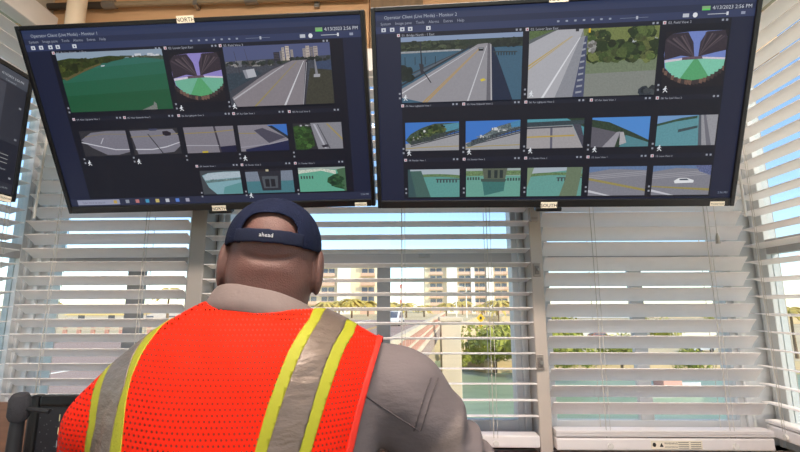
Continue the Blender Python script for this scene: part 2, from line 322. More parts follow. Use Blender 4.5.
def feed_under(P, k=0, teal=TEAL):
    P((0, 0), (1, 0), (1, 1), (0, 1), c=teal, n=.25); P(*curve(lambda x: .30-.34*x*(1-x) if k != 2 else .25-.2*x, 0, 1), (1, 0), (0, 0), c=(166, 178, 188)); P(*curve(lambda x: .22-.2*x*(1-x), 0, 1), *curve(lambda x: .33-.26*x*(1-x), 1, 0), c=(96, 124, 84), n=1.2)
    for i in range(7): P((.56+.06*i, .36), (.59+.06*i, .36), (.59+.06*i, .48), (.56+.06*i, .48), c=(58, 70, 74))
    P((.54, .34), (1, .34), (1, .38), (.54, .38), c=(70, 84, 86))
    if k == 0: P((.02, .06), (.26, .05), (.44, 1), (.16, 1), c=(66, 98, 92), n=.3); P((0, 0), (.04, 0), (.16, 1), (0, 1), c=(52, 80, 84))
def feed_pier(P):
    P((0, 0), (1, 0), (1, 1), (0, 1), c=(104, 160, 146), n=.2); P((0, 0), (1, 0), (1, .26), (0, .26), c=(156, 170, 170)); P((0, .08), (1, .08), (1, .24), (0, .26), c=(104, 130, 88), n=1.2)
    P((.3, .46), (.72, .46), (.7, .8), (.34, .96), c=(58, 112, 108), n=.3); P((.3, 0), (.76, 0), (.72, .38), (.33, .38), c=(88, 96, 82), n=.4); P((.27, .36), (.75, .38), (.72, .48), (.28, .46), c=(64, 82, 76))
    for x in (.4, .52, .62): P((x, .06), (x+.06, .06), (x+.06, .34), (x, .34), c=(38, 50, 50))
    for i in range(5): P((.02+.05*i, .3), (.05+.05*i, .3), (.05+.05*i, .4), (.02+.05*i, .4), c=(58, 70, 70)); P((.76+.05*i, .34), (.79+.05*i, .34), (.79+.05*i, .44), (.76+.05*i, .44), c=(58, 70, 70))
def feed_pier_dark(P):
    P((0, 0), (1, 0), (1, 1), (0, 1), c=(120, 130, 146), n=.4); P((0, .5), (1, .5), (1, 1), (0, 1), c=(70, 120, 130), n=.3); P((.26, .0), (.76, .0), (.72, .9), (.32, .9), c=(40, 42, 52), n=.4); P((.34, .3), (.68, .3), (.66, .8), (.36, .8), c=(78, 84, 92), n=.4)
    for x in (.4, .52): P((x, .42), (x+.09, .42), (x+.09, .74), (x, .74), c=(30, 32, 40)); P((0, .0), (1, 0), (1, .08), (0, .1), c=(30, 30, 40))
    P((.44, .02), (.5, .02), (.5, .1), (.44, .1), c=(190, 180, 150))
def feed_arch(P):
    P((0, 0), (1, 0), (1, 1), (0, 1), c=(64, 70, 76)); P((.04, .2), (.2, .1), (.6, .06), (1, .06), (1, 1), (.34, 1), (.16, .7), c=(128, 168, 178), n=.2); P((.06, .22), (.2, .11), (.6, .07), (1, .07), (1, .3), (.1, .4), c=(170, 186, 196), n=.4)
    P((.1, .42), (1, .32), (1, .4), (.12, .52), c=(96, 120, 122), n=1); P((.5, .98), (.56, .7), (1, .52), (1, 1), c=(92, 146, 148))
def feed_green(P):
    P((0, 0), (1, 0), (1, 1), (0, 1), c=(96, 166, 142), n=.2); P((0, 0), (1, 0), (1, .12), (.5, .08), (0, .2), c=(150, 164, 160)); P((0, .1), (.5, .05), (.8, .14), (.8, .3), (.5, .14), (0, .24), c=(196, 204, 190), n=1)
    for i in range(5): P((.04+.06*i, .34), (.07+.06*i, .34), (.07+.06*i, .46), (.04+.06*i, .46), c=(58, 66, 66))
    P((.62, .44), (.76, .3), (.9, .24), (1, .1), (1, .96), (.76, .84), (.6, .62), c=(40, 76, 48), n=1.4); P((.82, .1), (1, .04), (1, 1), (.96, 1), c=(70, 104, 76), n=.4)


def feed_shore(P, k=0):
    P((0, 0), (1, 0), (1, 1), (0, 1), c=(156, 156, 160), n=.2); P((0, 0), (1, 0), (1, .4), (.5, .6), (0, .75), c=(58, 116, 196))
    if k == 0:
        P((.0, .62), (.1, .4), (.3, .2), (.55, .05), (1, .04), (1, .3), (.5, .64), (.1, .78), c=(62, 78, 60), n=1.8); P((.7, .1), (1, .04), (1, .3), (.76, .36), c=(80, 140, 160), n=.4); P((.4, .2), (.6, .1), (.74, .3), (.5, .42), c=(50, 70, 36), n=1.4)
    else: P((.0, .8), (.2, .62), (.6, .2), (1, .0), (1, .3), (.5, .6), (.05, .92), c=(90, 102, 104), n=1.8); P((.82, .08), (1, .0), (1, .22), (.84, .26), c=(70, 130, 170), n=.4)
    for i in range(4): P((.1, .82-.05*i), (1, .42-.06*i), (1, .455-.06*i), (.1, .85-.05*i), c=(50, 56, 66))
    P((0, .9), (.4, .86), (1, .84), (1, .87), (.4, .89), (0, .93), c=(164, 148, 90))
def feed_span(P):
    P((0, 0), (1, 0), (1, 1), (0, 1), c=(84, 150, 164), n=.3); P((.7, 0), (1, 0), (1, .3), c=(40, 60, 40), n=1); P((0, .1), (1, .06), (1, .2), (0, .26), c=(50, 64, 72), n=.8)
    P((0, .26), (.8, .22), (1, 1), (0, 1), c=(160, 156, 158), n=.2); P((.8, .2), (.94, .2), (1, .6), (1, 1), c=(70, 70, 84), n=.6); P((.41, .28), (.45, .28), (.46, 1), (.42, 1), c=(92, 92, 108)); P((0, .58), (.84, .55), (.84, .6), (0, .63), c=(180, 156, 80)); P((0, .28), (.8, .24), (.8, .29), (0, .33), c=(60, 64, 74))
def feed_open(P):
    P((0, 0), (1, 0), (1, 1), (0, 1), c=(76, 136, 206)); P((0, .06), (.3, .16), (.7, .5), (1, .78), (1, 1), (0, 1), c=(44, 62, 46), n=1.2); P((.6, .6), (1, .86), (1, 1), (.5, 1), c=(80, 130, 140), n=.3); P((0, .3), (.44, .5), (.56, .48), (.36, 1), (0, 1), c=(92, 90, 100), n=.3)
    P((.44, .5), (.5, .48), (.42, 1), (.2, 1), c=(150, 148, 156), n=.2); P((.5, .5), (.56, .5), (.62, .86), (.5, .94), c=(170, 168, 172), n=.3)
def feed_side(P):
    P((0, 0), (1, 0), (1, 1), (0, 1), c=(92, 146, 156), n=.25); P((0, 0), (.7, 0), (.4, .1), (0, .26), c=(110, 150, 196)); P((0, .26), (.4, .08), (.66, .02), (.66, .1), (.3, .2), (0, .34), c=(50, 76, 60), n=1.2); P((.68, 0), (1, 0), (1, 1), (.74, 1), c=(150, 150, 156), n=.3)
    P((.68, 0), (.72, 0), (.78, 1), (.72, 1), c=(84, 90, 100)); P((.76, 0), (.8, 0), (.94, 1), (.86, 1), c=(110, 110, 120)); P((.36, .46), (.68, .34), (.68, .42), (.36, .56), c=(60, 76, 82), n=.6)
def feed_deck(P, car=False):
    P((0, 0), (1, 0), (1, 1), (0, 1), c=(128, 128, 138), n=.25); P((0, 0), (1, 0), (1, .14), (.4, .08), (0, .2), c=(96, 120, 158), n=.4)
    for i in range(3): P((0, .3+.06*i), (1, .16+.06*i), (1, .18+.06*i), (0, .32+.06*i), c=(160, 160, 168))
    P((0, .38 if not car else .68), (1, .78), (1, .86), (0, .46 if not car else .72), c=(150, 138, 82), n=.3); P((0, .8), (.4, 1), (.3, 1), (0, .88), c=(196, 196, 204))
    if car: P((.38, .52), (.46, .42), (.6, .42), (.72, .5), (.72, .58), (.4, .6), c=(226, 228, 232)); P((.47, .45), (.6, .44), (.64, .5), (.48, .5), c=(70, 76, 90)); P((.72, 0), (1, 0), (1, .34), (.8, .2), c=(90, 100, 140), n=1.4)
FRND = random.Random(5)
def blobs(P, x0, y0, x1, y1, n, cols, size, asp=1.6):
    """small leaf clumps or house shapes of mixed tone inside a box of the picture"""
    for _ in range(n):
        x, y = FRND.uniform(x0, x1), FRND.uniform(y0, y1); r = size*FRND.uniform(.5, 1.2); c = FRND.choice(cols); k = FRND.uniform(.75, 1.2)
        P(*[(min(max(x+r*math.cos(t)*FRND.uniform(.7, 1.1), 0), 1), min(max(y+r*asp*math.sin(t)*FRND.uniform(.7, 1.1), 0), 1)) for t in np.linspace(0, 6.283, 7, endpoint=False)], c=tuple(min(255, int(v*k)) for v in c), n=.8)
def roofs(P, x0, y0, x1, y1, n, cols, w, h):
    for _ in range(n):
        x, y = FRND.uniform(x0, x1-w), FRND.uniform(y0, y1); a, b = w*FRND.uniform(.4, 1.1), h*FRND.uniform(.4, 1.1); P((x, y-b), (min(x+a, 1), y-b), (min(x+a, 1), y), (x, y), c=FRND.choice(cols), n=.6)
LEAF = ((40, 58, 28), (54, 72, 34), (74, 88, 46), (34, 46, 24), (92, 100, 56))
def feed_water2(P):
    feed_water(P); blobs(P, .0, .16, .22, .30, 60, ((40, 50, 20), (54, 62, 26), (66, 74, 30)), .03); blobs(P, .2, .12, .5, .17, 40, ((40, 50, 20), (54, 62, 26), (70, 78, 34)), .022); blobs(P, .62, .10, .98, .12, 26, ((60, 72, 58), (80, 86, 70)), .015, 1); roofs(P, .7, .1, .98, .11, 7, ((206, 208, 214), (180, 184, 190)), .035, .03)
def feed_skyline2(P):
    P((0, 0), (1, 0), (1, 1), (0, 1), c=(78, 86, 124)); P((0, .24), (1, .2), (1, 1), (0, 1), c=(66, 70, 80), n=.8)
    roofs(P, 0, .28, .5, .34, 46, ((60, 62, 70), (110, 112, 118), (140, 138, 138), (46, 50, 58), (84, 80, 78)), .07, .06); blobs(P, 0, .26, .6, .3, 40, ((40, 48, 44), (52, 58, 50)), .02)
    for x, w, h, c in ((.47, .055, .13, (44, 44, 54)), (.53, .03, .15, (120, 116, 118)), (.55, .025, .20, (170, 160, 152)), (.585, .035, .22, (186, 174, 164)), (.63, .025, .16, (150, 142, 138)), (.745, .03, .17, (150, 142, 140)), (.775, .035, .21, (176, 164, 156)), (.815, .025, .19, (120, 114, 116)), (.845, .04, .2, (160, 150, 146))):
        P((x, .25-h), (x+w, .25-h), (x+w, .26), (x, .26), c=c, n=.4)
        for k in range(4): P((x+.004, .25-h+.02+k*h*.2), (x+w-.004, .25-h+.02+k*h*.2), (x+w-.004, .25-h+.026+k*h*.2), (x+.004, .25-h+.026+k*h*.2), c=(84, 80, 88))
    blobs(P, .6, .23, .98, .27, 40, ((40, 48, 44), (54, 60, 52), (34, 40, 40)), .02); P((.86, .3), (1, .28), (1, .44), (.84, .42), c=(56, 70, 98), n=.5); P((.8, .40), (1, .44), (1, 1), (.72, 1), c=(60, 60, 50), n=.7)
    P((.0, .44), (.3, .40), (.34, .46), (.0, .74), c=(50, 64, 76), n=.8); P((.16, .39), (.27, .37), (.285, .5), (.18, .53), c=(176, 178, 186)); P((.16, .39), (.19, .385), (.205, .52), (.18, .53), c=(140, 142, 152))
    P((.63, .265), (.78, .26), (.71, 1), (.06, 1), (.02, .84), (.42, .40), c=(132, 126, 132), n=.15); P((.02, .80), (.02, .72), (.44, .37), (.62, .265), (.64, .265), (.44, .40), c=(64, 66, 76)); P((.03, .86), (.035, .885), (.56, .34), (.55, .335), c=(178, 176, 182))
    P((.678, .28), (.684, .28), (.245, 1), (.225, 1), c=(150, 136, 84)); P((.742, .28), (.748, .28), (.535, 1), (.515, 1), c=(204, 204, 210)); P((.765, .27), (.785, .27), (.725, 1), (.70, 1), c=(52, 50, 60)); P((.77, .3), (.775, .3), (.705, 1), (.70, 1), c=(176, 176, 184))
    P((.845, .26), (.855, .26), (.87, .5), (.845, .5), c=(130, 130, 138)); P((.83, .5), (.89, .5), (.885, .55), (.825, .55), c=(160, 160, 166)); P((.10, .08), (.104, .08), (.135, .5), (.13, .5), c=(60, 58, 66)); P((.2, .04), (.203, .04), (.228, .3), (.224, .3), c=(60, 58, 66))
def feed_fish2(P, sky=(140, 130, 196), sea=(110, 176, 150)):
    P((0, 0), (1, 0), (1, 1), (0, 1), c=(24, 22, 30)); P((.02, .16), (.1, .04), (.4, .01), (.9, .01), (.99, .12), (1, .5), (.98, .66), (.8, .82), (.5, .88), (.2, .82), (.03, .64), (0, .4), c=sky, n=.2)
    P((.02, .5), (.5, .46), (1, .5), (.99, .66), (.8, .82), (.5, .88), (.2, .82), (.04, .64), c=sea, n=.2); P((.5, .5), (.56, .5), (.78, .84), (.5, .88), (.30, .84), c=(84, 160, 108), n=.2); P((.02, .5), (.5, .455), (1, .49), (1, .525), (.5, .485), (.02, .545), c=(206, 198, 212), n=.4)
    B = ((50, 42, 52), (74, 64, 74), (40, 34, 44), (92, 80, 86))
    P((.0, .14), (.1, .04), (.36, .02), (.46, .2), (.5, .47), (.28, .43), (.01, .5), c=B[0], n=.5); P((.56, .46), (.57, .2), (.66, .02), (.95, .01), (1, .16), (1, .36), (.8, .40), c=B[0], n=.5)
    for i in range(7): P((.02+.045*i, .16-.014*i), (.04+.045*i, .13-.012*i), (.5, .45), (.49, .46), c=B[1+i % 3])
    for i in range(7): P((.64+.05*i, .03+.012*i), (.665+.05*i, .03+.014*i), (.575, .44), (.57, .44), c=B[1+i % 3])
    for i in range(18):
        t = i/17; x = t; y = .64+.24*(1-(2*t-1)**2); P((max(x-.03, 0), y), (min(x+.03, 1), y), (min(x+.02, 1), min(y+.09, 1)), (max(x-.03, 0), min(y+.07, 1)), c=FRND.choice(((70, 56, 54), (110, 84, 74), (54, 46, 48))), n=.8)
    P((.3, .46), (.62, .45), (.64, .5), (.3, .51), c=(96, 78, 92), n=.6)
def feed_road2(P):
    P((0, 0), (1, 0), (1, 1), (0, 1), c=(128, 132, 126), n=.25); P((.42, 0), (1, 0), (1, .5), (.46, .5), c=(112, 122, 70), n=.6); roofs(P, .78, .2, 1, .26, 16, ((196, 200, 204), (160, 166, 170), (110, 116, 110)), .1, .1); P((.46, .5), (1, .46), (1, .64), (.44, .66), c=(112, 124, 100), n=.5)
    blobs(P, .46, .06, .62, .16, 30, LEAF, .035); blobs(P, .50, .22, .98, .46, 150, LEAF, .05); blobs(P, .78, .02, .95, .2, 40, LEAF, .04); blobs(P, .47, .2, .52, .34, 16, ((150, 150, 148), (120, 118, 112)), .025)
    P((0, 0), (.22, 0), (0, .16), c=(84, 104, 62), n=.8); P((.0, .18), (.22, .0), (.42, .0), (.40, .12), (.22, 1), (0, 1), c=(172, 172, 178), n=.1); P((0, .13), (.2, .0), (.215, .0), (0, .19), c=(90, 96, 100)); P((.0, .50), (.33, .10), (.336, .10), (0, .53), c=(184, 160, 90)); P((.0, .55), (.34, .10), (.344, .10), (0, .57), c=(184, 160, 90)); P((.395, .12), (.40, .12), (.13, 1), (.11, 1), c=(222, 222, 228))
    P((.40, .12), (.44, .10), (.42, 1), (.22, 1), c=(138, 140, 148), n=.2); P((.435, .12), (.455, .10), (.45, 1), (.36, 1), c=(70, 76, 104), n=.4)
    for k in range(9): t = .2+.09*k; P((.43-.05*t, t), (.45-.02*t, t-.01), (.45-.02*t, t+.015), (.43-.05*t, t+.03), c=(150, 154, 166))
    blobs(P, .9, .9, .99, .98, 14, ((40, 48, 58), (56, 62, 66)), .04); P((.46, .0), (.475, .0), (.475, .06), (.46, .06), c=(220, 180, 40)); P((.36, .0), (.385, .0), (.385, .035), (.36, .035), c=(50, 50, 56))
def feed_bridge2(P):
    P((0, 0), (1, 0), (1, 1), (0, 1), c=(62, 96, 118), n=.2); P((0, 0), (1, 0), (1, .1), (0, .1), c=(132, 150, 180)); P((0, .07), (1, .07), (1, .2), (0, .22), c=(44, 54, 44), n=.8); blobs(P, 0, .08, .55, .2, 90, ((36, 46, 36), (50, 60, 44), (64, 72, 54)), .03, 1); blobs(P, .76, .08, 1, .2, 40, ((32, 40, 36), (44, 54, 44)), .03, 1); P((0, .215), (.5, .21), (.5, .235), (0, .245), c=(150, 154, 158), n=.7)
    P((.745, .18), (.77, .2), (.93, 1), (.745, 1), c=(26, 38, 62), n=.3); P((.64, .15), (.72, .14), (.742, 1), (.18, 1), (0, .92), (0, .78), c=(146, 144, 150), n=.12)
    for k in range(3): P((.60-.01*k, .165), (.61, .165), (.0, .63+.055*k), (0, .60+.055*k), c=((60, 66, 74), (96, 100, 108), (44, 50, 58))[k])
    P((.0, .84), (0, .86), (.63, .19), (.627, .19), c=(204, 204, 210)); P((.662, .2), (.667, .2), (.215, 1), (.20, 1), c=(180, 146, 76)); P((.655, .2), (.658, .2), (.19, 1), (.175, 1), c=(180, 146, 76)); P((.708, .18), (.713, .18), (.565, 1), (.552, 1), c=(196, 196, 202)); P((.718, .15), (.742, .14), (.75, 1), (.715, 1), c=(104, 102, 110), n=.3); P((.74, .16), (.748, .16), (.762, 1), (.75, 1), c=(180, 178, 182))
    P((.645, .2), (.685, .2), (.685, .25), (.645, .25), c=(34, 36, 42)); P((.65, .205), (.68, .205), (.68, .22), (.65, .22), c=(150, 156, 164)); P((.16, .08), (.167, .08), (.185, .55), (.17, .55), c=(40, 44, 52)); P((.15, .4), (.19, .42), (.185, .56), (.165, .56), c=(48, 50, 58)); P((.18, .52), (.19, .52), (.255, .7), (.245, .7), c=(40, 40, 48)); P((.66, .68), (.69, .66), (.71, .69), (.67, .71), c=(210, 190, 60))
    for k in range(8): P((.78+.022*k, .28), (.79+.022*k, .28), (.79+.022*k, .33), (.78+.022*k, .33), c=(44, 54, 60))
    P((.76, .265), (.96, .275), (.96, .29), (.76, .28), c=(52, 62, 66)); blobs(P, 0, .46, .08, .62, 26, ((28, 38, 34), (40, 50, 42)), .04)
    for i in range(4): P((.03+.085*i, .3), (.036+.085*i, .3), (.036+.085*i, .42), (.03+.085*i, .42), c=(34, 42, 48))
def feed_shore2(P, k=0):
    feed_shore(P, k)
    if k == 0: blobs(P, .08, .5, .3, .62, 24, LEAF+((150, 152, 150),), .03); blobs(P, .25, .3, .5, .5, 40, LEAF+((190, 192, 190),), .03); blobs(P, .45, .14, .74, .34, 46, LEAF, .04)
    else: roofs(P, .2, .5, .5, .6, 16, ((190, 192, 194), (120, 128, 130), (70, 84, 76)), .06, .07); roofs(P, .45, .3, .8, .4, 20, ((200, 202, 204), (120, 128, 130), (70, 84, 76)), .06, .08)
    for i in range(12): x = .14+.07*i; P((x, .80-.44*(x-.1)), (x+.012, .80-.44*(x-.1)), (x+.012, .66-.44*(x-.1)), (x, .66-.44*(x-.1)), c=(44, 48, 58))
def feed_tree2(P): feed_tree_road(P); blobs(P, .05, .16, .34, .9, 70, ((50, 84, 38), (66, 100, 48), (36, 62, 30)), .06, 1.2); roofs(P, .1, .1, .4, .12, 6, ((170, 172, 176), (60, 60, 66)), .06, .1)
def feed_green2(P): feed_green(P); blobs(P, .68, .4, .95, .8, 50, ((36, 70, 44), (50, 88, 54), (30, 58, 40)), .05, 1.2)
def feed_arch2(P): feed_arch(P); blobs(P, .16, .36, .98, .40, 30, ((90, 116, 116), (120, 140, 138)), .03, .6)
def make_tv(side, name, label, c, r, u, W, H, feeds, rects, tagtxt):
    n = np.cross(r, u); e = empty(name, label=label, cat='screen', group='security screens hung above the windows')
    e.matrix_world = Matrix(((r[0], -n[0], u[0], c[0]), (r[1], -n[1], u[1], c[1]), (r[2], -n[2], u[2], c[2]), (0, 0, 0, 1)))
    hw, hh = W/2, H/2; bz, bb = .0115, .022
    m = MB(); m.box((-hw, -.006, -hh), (-hw+bz, .028, hh)); m.box((hw-bz, -.006, -hh), (hw, .028, hh)); m.box((-hw+bz, -.006, hh-bz), (hw-bz, .028, hh)); m.box((-hw+bz, -.006, -hh), (hw-bz, .028, -hh+bb))
    m.build('bezel', M_black, e, .002)
    m = MB(); m.box((-hw+bz, .002, -hh+bb), (hw-bz, .030, hh-bz)); m.box((-.30, .030, -.20), (.30, .055, .12)); m.build('housing', M_dark, e, .002)
    # lit panel
    sc = Paint(W, H, .0008, 0); u0, u1, v0, v1 = bz/W, 1-bz/W, bz/H, 1-bb/H
    sc.rect(u0, v0, u1, v1, (26, 32, 56)); scr = sc.build('screen', M_screen, e)
    ui = Paint(W, H, .0004, .000002)
    ui.rect(u0, v0, u1, .062, (46, 56, 88)); ui.rect(u0, .062, u1, .090, (38, 46, 74)); ui.rect(u0, .090, u1, .122, (48, 58, 92)); ui.rect(.080, .124, .935, .952, (14, 17, 30))
    ui.text('Operator Client (Live Mode) - Monitor %s' % ('1' if side == 'L' else '2'), .036, .056, .0115, (170, 176, 190)); ui.text('System    Image pane    Tools    Alarms    Extras    Help', .026, .083, .0098, (150, 156, 172))
    for i, x in enumerate((.028, .052, .080, .102, .152)):
        ui.rect(x, .096, x+.012, .114, (206, 210, 220)); ui.rect(x+.004, .102, x+.008, .110, (60, 70, 100))
    for i in range(7): ui.rect(.50+.022*i, .100, .506+.022*i, .108, (150, 156, 172))
    ui.rect(.66, .104, .73, .106, (120, 128, 150)); ui.rect(.70, .098, .705, .112, (180, 184, 196))
    ui.text('4/13/2023 2:56 PM', .885, .086, .0120, (206, 210, 218)); ui.rect(.860, .070, .880, .088, (130, 170, 120)); ui.rect(.862, .082, .880, .088, (90, 210, 90))
    ui.rect(.815, .098, .83, .114, (190, 194, 204)); ui.poly([(.845+.006*math.cos(t), .106+.011*math.sin(t)) for t in np.linspace(0, 6.28, 10, endpoint=False)], (226, 228, 234)); ui.rect(.875, .104, .925, .107, (190, 194, 204)); ui.rect(.92, .098, .925, .113, (220, 222, 230)); ui.rect(.955, .1, .965, .112, (150, 156, 176))
    if side == 'L':
        ui.rect(u0, v1-.042, u1, v1, (40, 46, 70))
        ui.rect(.035, v1-.036, .175, v1-.006, (150, 154, 176)); ui.text('Type here to search', .05, v1-.014, .009, (96, 100, 120)); ui.rect(.155, v1-.03, .166, v1-.012, (190, 160, 80))
        for i, cc in enumerate(((140, 146, 160), (190, 120, 120), (70, 150, 190), (200, 180, 110), (190, 194, 204), (90, 130, 210), (160, 160, 180))): ui.rect(.195+.033*i, v1-.032, .207+.033*i, v1-.012, cc)
    ui.text('2:56 PM', .955, v1-.022, .0075, (150, 160, 180))
    names = ('Bridge North - 1 East', 'Lower Span East', 'Field View 3', 'Near Lightpole View 1', 'Near Sidewalk View 2', 'Far Lightpole View 3', 'Far Gate View 1', 'Far Leaf View 2', 'Fender View 1', 'Fender View 2', 'Fender View 3', 'Lane View 1', 'Lane View 2')
    def strip(u, v, uw):            # camera name bar with its small symbols
        ui.rect(u-.012, v, u+uw, v+.022, (20, 24, 40)); ui.rect(u-.010, v+.004, u-.002, v+.018, (206, 200, 210)); ui.rect(u-.007, v+.008, u-.004, v+.015, (200, 60, 60))
        ui.rect(u+uw-.019, v+.006, u+uw-.014, v+.015, (150, 156, 170)); ui.rect(u+uw-.009, v+.006, u+uw-.004, v+.015, (150, 156, 170))
    for k, (a, b, cc, d) in enumerate(rects):
        big = k < 3; cell_t = .122 if big else (.459 if k < 8 else .735); cell_b = .456 if big else (.733 if k < 8 else .944)
        if not big or True: strip(a, cell_t, cc-a); ui.text('%02d. %s' % (k+1, names[k]), a+.003, cell_t+.0175, .0085 if big else .0066, (170, 174, 186))
        iv = cell_b-.022
        for q in (0, .022): ui.rect(a-.009, iv-q-.006, a-.004, iv-q+.003, (150, 154, 166))
        # walking figure symbol
        if (side == 'L' and k in (1, 2, 3, 4, 6, 9)) or (side == 'R' and k in (0, 1, 2, 3, 4, 5, 6, 7)):
            ic = Paint(W, H, -.0034, .000002); x0, y0 = a+.006, iv+.002; K = .62; fig = (226, 230, 236)
            def lp(*pts): ic.poly([(x0+K*px_, y0+K*py_) for px_, py_ in pts], fig)
            lp((.005, -.030), (.010, -.030), (.010, -.020), (.005, -.020)); lp((.003, -.019), (.010, -.019), (.009, 0), (.004, 0)); lp((.004, 0), (.008, 0), (.001, .016), (-.003, .016)); lp((.006, 0), (.010, 0), (.017, .014), (.013, .016)); lp((-.004, -.004), (.003, -.018), (.010, -.016), (.017, -.006), (.009, -.011), (.001, -.002)); ic.build('motion_symbol', M_screen, scr)
    ui.build('screen_interface', M_screen, scr)
    for k, ((a, b, cc, d), fn) in enumerate(zip(rects, feeds)):
        fd = Paint(W, H, .0002-.0006, .00001)
        if k in (1,) and side == 'L' or k == 2 and side == 'R': fd.y = .0002-.0006
        def P(*pts, c, n=0): fd.poly([(a+(cc-a)*x, b+(d-b)*y) for x, y in pts], c, n)
        fn(P); fd.build('camera_picture', M_feed, scr)
    # paper name tags and maker's lip
    lab = MB().box((-.024, -.0072, hh-.012), (.024, -.0062, hh+.006)).build('name_tag', M_label, e)
    def tagtext(x, z, size, par, txt):
        tv, tf = text_mesh(txt, size, 'CENTER'); m = MB(); m.add([(x+a, -.0076, z+b) for a, b, q in tv], tf); m.build('tag_lettering', M_ink, par)
    tagtext(0, hh-.009, .0150, lab, tagtxt)
    lip = MB().prism([(-.036, -.006), (.036, -.006), (.036, .02), (-.036, .02)], -hh-.012, -hh).build('logo_lip', M_black, e, .003)
    lab = MB().box((-.022, -.0072, -hh-.002), (.022, -.0062, -hh+.015)).build('name_tag', M_label, e); tagtext(0, -hh+.001, .0135, lab, tagtxt)
    st = MB().box((hw-.062, -.0072, -hh+.001), (hw-.026, -.0062, -hh+.013)).build('sticker', M_label, e); tagtext(hw-.044, -hh+.004, .007, st, 'MONITOR')
    return e
cL = np.array([-.594, 1.216, 2.029]); rL = np.array([.9995, -.0232, .0122]); uL = np.array([-.025, -.490, .871])
cR = np.array([.383, 1.138, 2.020]); rR = np.array([.996, -.083, -.019]); uR = np.array([-.015, -.389, .921])
def ortho(r, u): r = r/np.linalg.norm(r); u = u-r*(u@r); return r, u/np.linalg.norm(u)
rL, uL = ortho(np.array([.999, -.030, .012]), uL); rR, uR = ortho(rR, uR)
RL = [(.096, .135, .412, .433), (.429, .161, .577, .404), (.590, .140, .897, .436)]+[(a, .533, b, .673) for a, b in ((.103, .249), (.262, .411), (.430, .584), (.598, .747), (.766, .912))]+[(a, .773, b, .909) for a, b in ((.456, .583), (.599, .748), (.766, .912))]
RR = [(.081, .143, .412, .456), (.429, .143, .761, .453), (.778, .174, .930, .424)]+[(a, .555, b, .699) for a, b in ((.088, .242), (.261, .413), (.432, .586), (.607, .759), (.778, .931))]+[(a, .796, b, .943) for a, b in ((.093, .244), (.263, .418), (.437, .589), (.608, .762), (.779, .931))]
FL = [feed_water2, feed_fish2, feed_skyline2, feed_arc, feed_arc2, feed_leaf, feed_leaf2, feed_tree2, feed_arch2, feed_pier_dark, feed_green2]
def under_r(P):
    feed_under(P, 2, (100, 156, 148)); P((.0, .0), (.12, 0), (.0, .7), c=(120, 140, 110)); P((.72, 0), (1, 0), (.92, 1), (.6, 1), (.7, .4), c=(104, 120, 96), n=.3)
FR = [feed_bridge2, feed_road2, lambda P: feed_fish2(P, (112, 132, 196), (124, 196, 170)), feed_shore2, lambda P: feed_shore2(P, 1), feed_span, feed_open, feed_side, feed_under, feed_pier, under_r, feed_deck, lambda P: feed_deck(P, True)]
make_tv('L', 'wall_screen', 'large black screen tagged NORTH, its biggest camera picture a green bay', cL, rL, uL, .965, .54, FL, RL, 'NORTH')
make_tv('R', 'wall_screen', 'large black screen tagged SOUTH, its biggest camera picture a bridge road', cR, rR, uR, .965, .54, FR, RR, 'SOUTH')
# brackets carrying the two screens from the wall
for c, u, r, txt in ((cL, uL, rL, 'NORTH'), (cR, uR, rR, 'SOUTH')):
    n = np.cross(r, u); b0 = c-n*.056; e = empty('screen_bracket', tuple(b0), 0, 'black steel wall bracket behind the screen tagged '+txt, 'bracket')
    m = MB()
    for s in (-.2, .2): m.tube([r*s+u*.12, r*s-u*.18], .010, 6)
    m.build('mount_rail', M_black, e)
    MB().tube([u*.12-r*.2, u*.12+r*.2], .010, 6).build('mount_rail', M_black, e)
    MB().tube([u*.10, (0, 1.44-b0[1], 2.478-b0[2]), (0, 1.592-b0[1], 2.478-b0[2])], .012, 8).build('mount_arm', M_black, e)
    MB().box((-.06, 1.580-b0[1], 2.455-b0[2]), (.06, 1.599-b0[1], 2.50-b0[2])).build('wall_plate', M_black, e)
# small monitor fixed along the left wall
p_tr = on_x(31, 77, -1.19); p_br = on_x(17, 203, -1.19)
y1 = (p_tr[1]+p_br[1])/2; zt, zb = p_tr[2], p_br[2]
e = empty('wall_monitor', (-1.19, y1, zb), math.radians(90), 'dark flat monitor fixed along the left wall in front of the blind', 'monitor')
Wm, Hm = .72, zt-zb
m = MB(); bz = .014
m.box((-Wm, -.004, 0), (-Wm+bz, .03, Hm)); m.box((-bz, -.004, 0), (0, .03, Hm)); m.box((-Wm+bz, -.004, Hm-bz), (-bz, .03, Hm)); m.box((-Wm+bz, -.004, 0), (-bz, .03, .018)); m.build('bezel', M_black, e, .002)
MB().box((-Wm+bz, .003, .018), (-bz, .034, Hm-bz)).build('housing', M_dark, e)
p = Paint(1, 1, .001, .0001); p.xz = lambda u, v: (u, v)
p.rect(-Wm+bz, .018, -bz, Hm-bz, (44, 46, 56)); sc = p.build('screen', M_screen, e)
p = Paint(1, 1, -.0002, .0001); p.xz = lambda u, v: (u, v)
p.rect(-Wm+bz, Hm-.055, -bz, Hm-bz, (70, 74, 84)); p.rect(-Wm+bz, .018, -.085, Hm-.06, (64, 66, 76)); p.rect(-.20, .05, -bz-.004, .17, (30, 32, 44))
p.text('4/13/2023 2:56 PM', -.105, Hm-.038, .010, (190, 194, 200)); p.text('Connected', -.09, Hm-.052, .008, (160, 164, 172))
for i in range(3): p.rect(-.12, .13-.012*i, -.045, .132-.012*i, (150, 150, 150))
for z in (Hm-.12, Hm-.22, Hm-.34): p.rect(-.034, z, -.026, z+.006, (130, 132, 140))
p.text('Alarm', -.07, .085, .009, (150, 154, 160)); p.text('2:56 PM', -.055, .032, .007, (150, 154, 160))
p.build('screen_interface', M_screen, sc)
st = MB().box((-.055, -.0052, -.006), (-.018, -.0042, .012)).build('sticker', M_label, e)
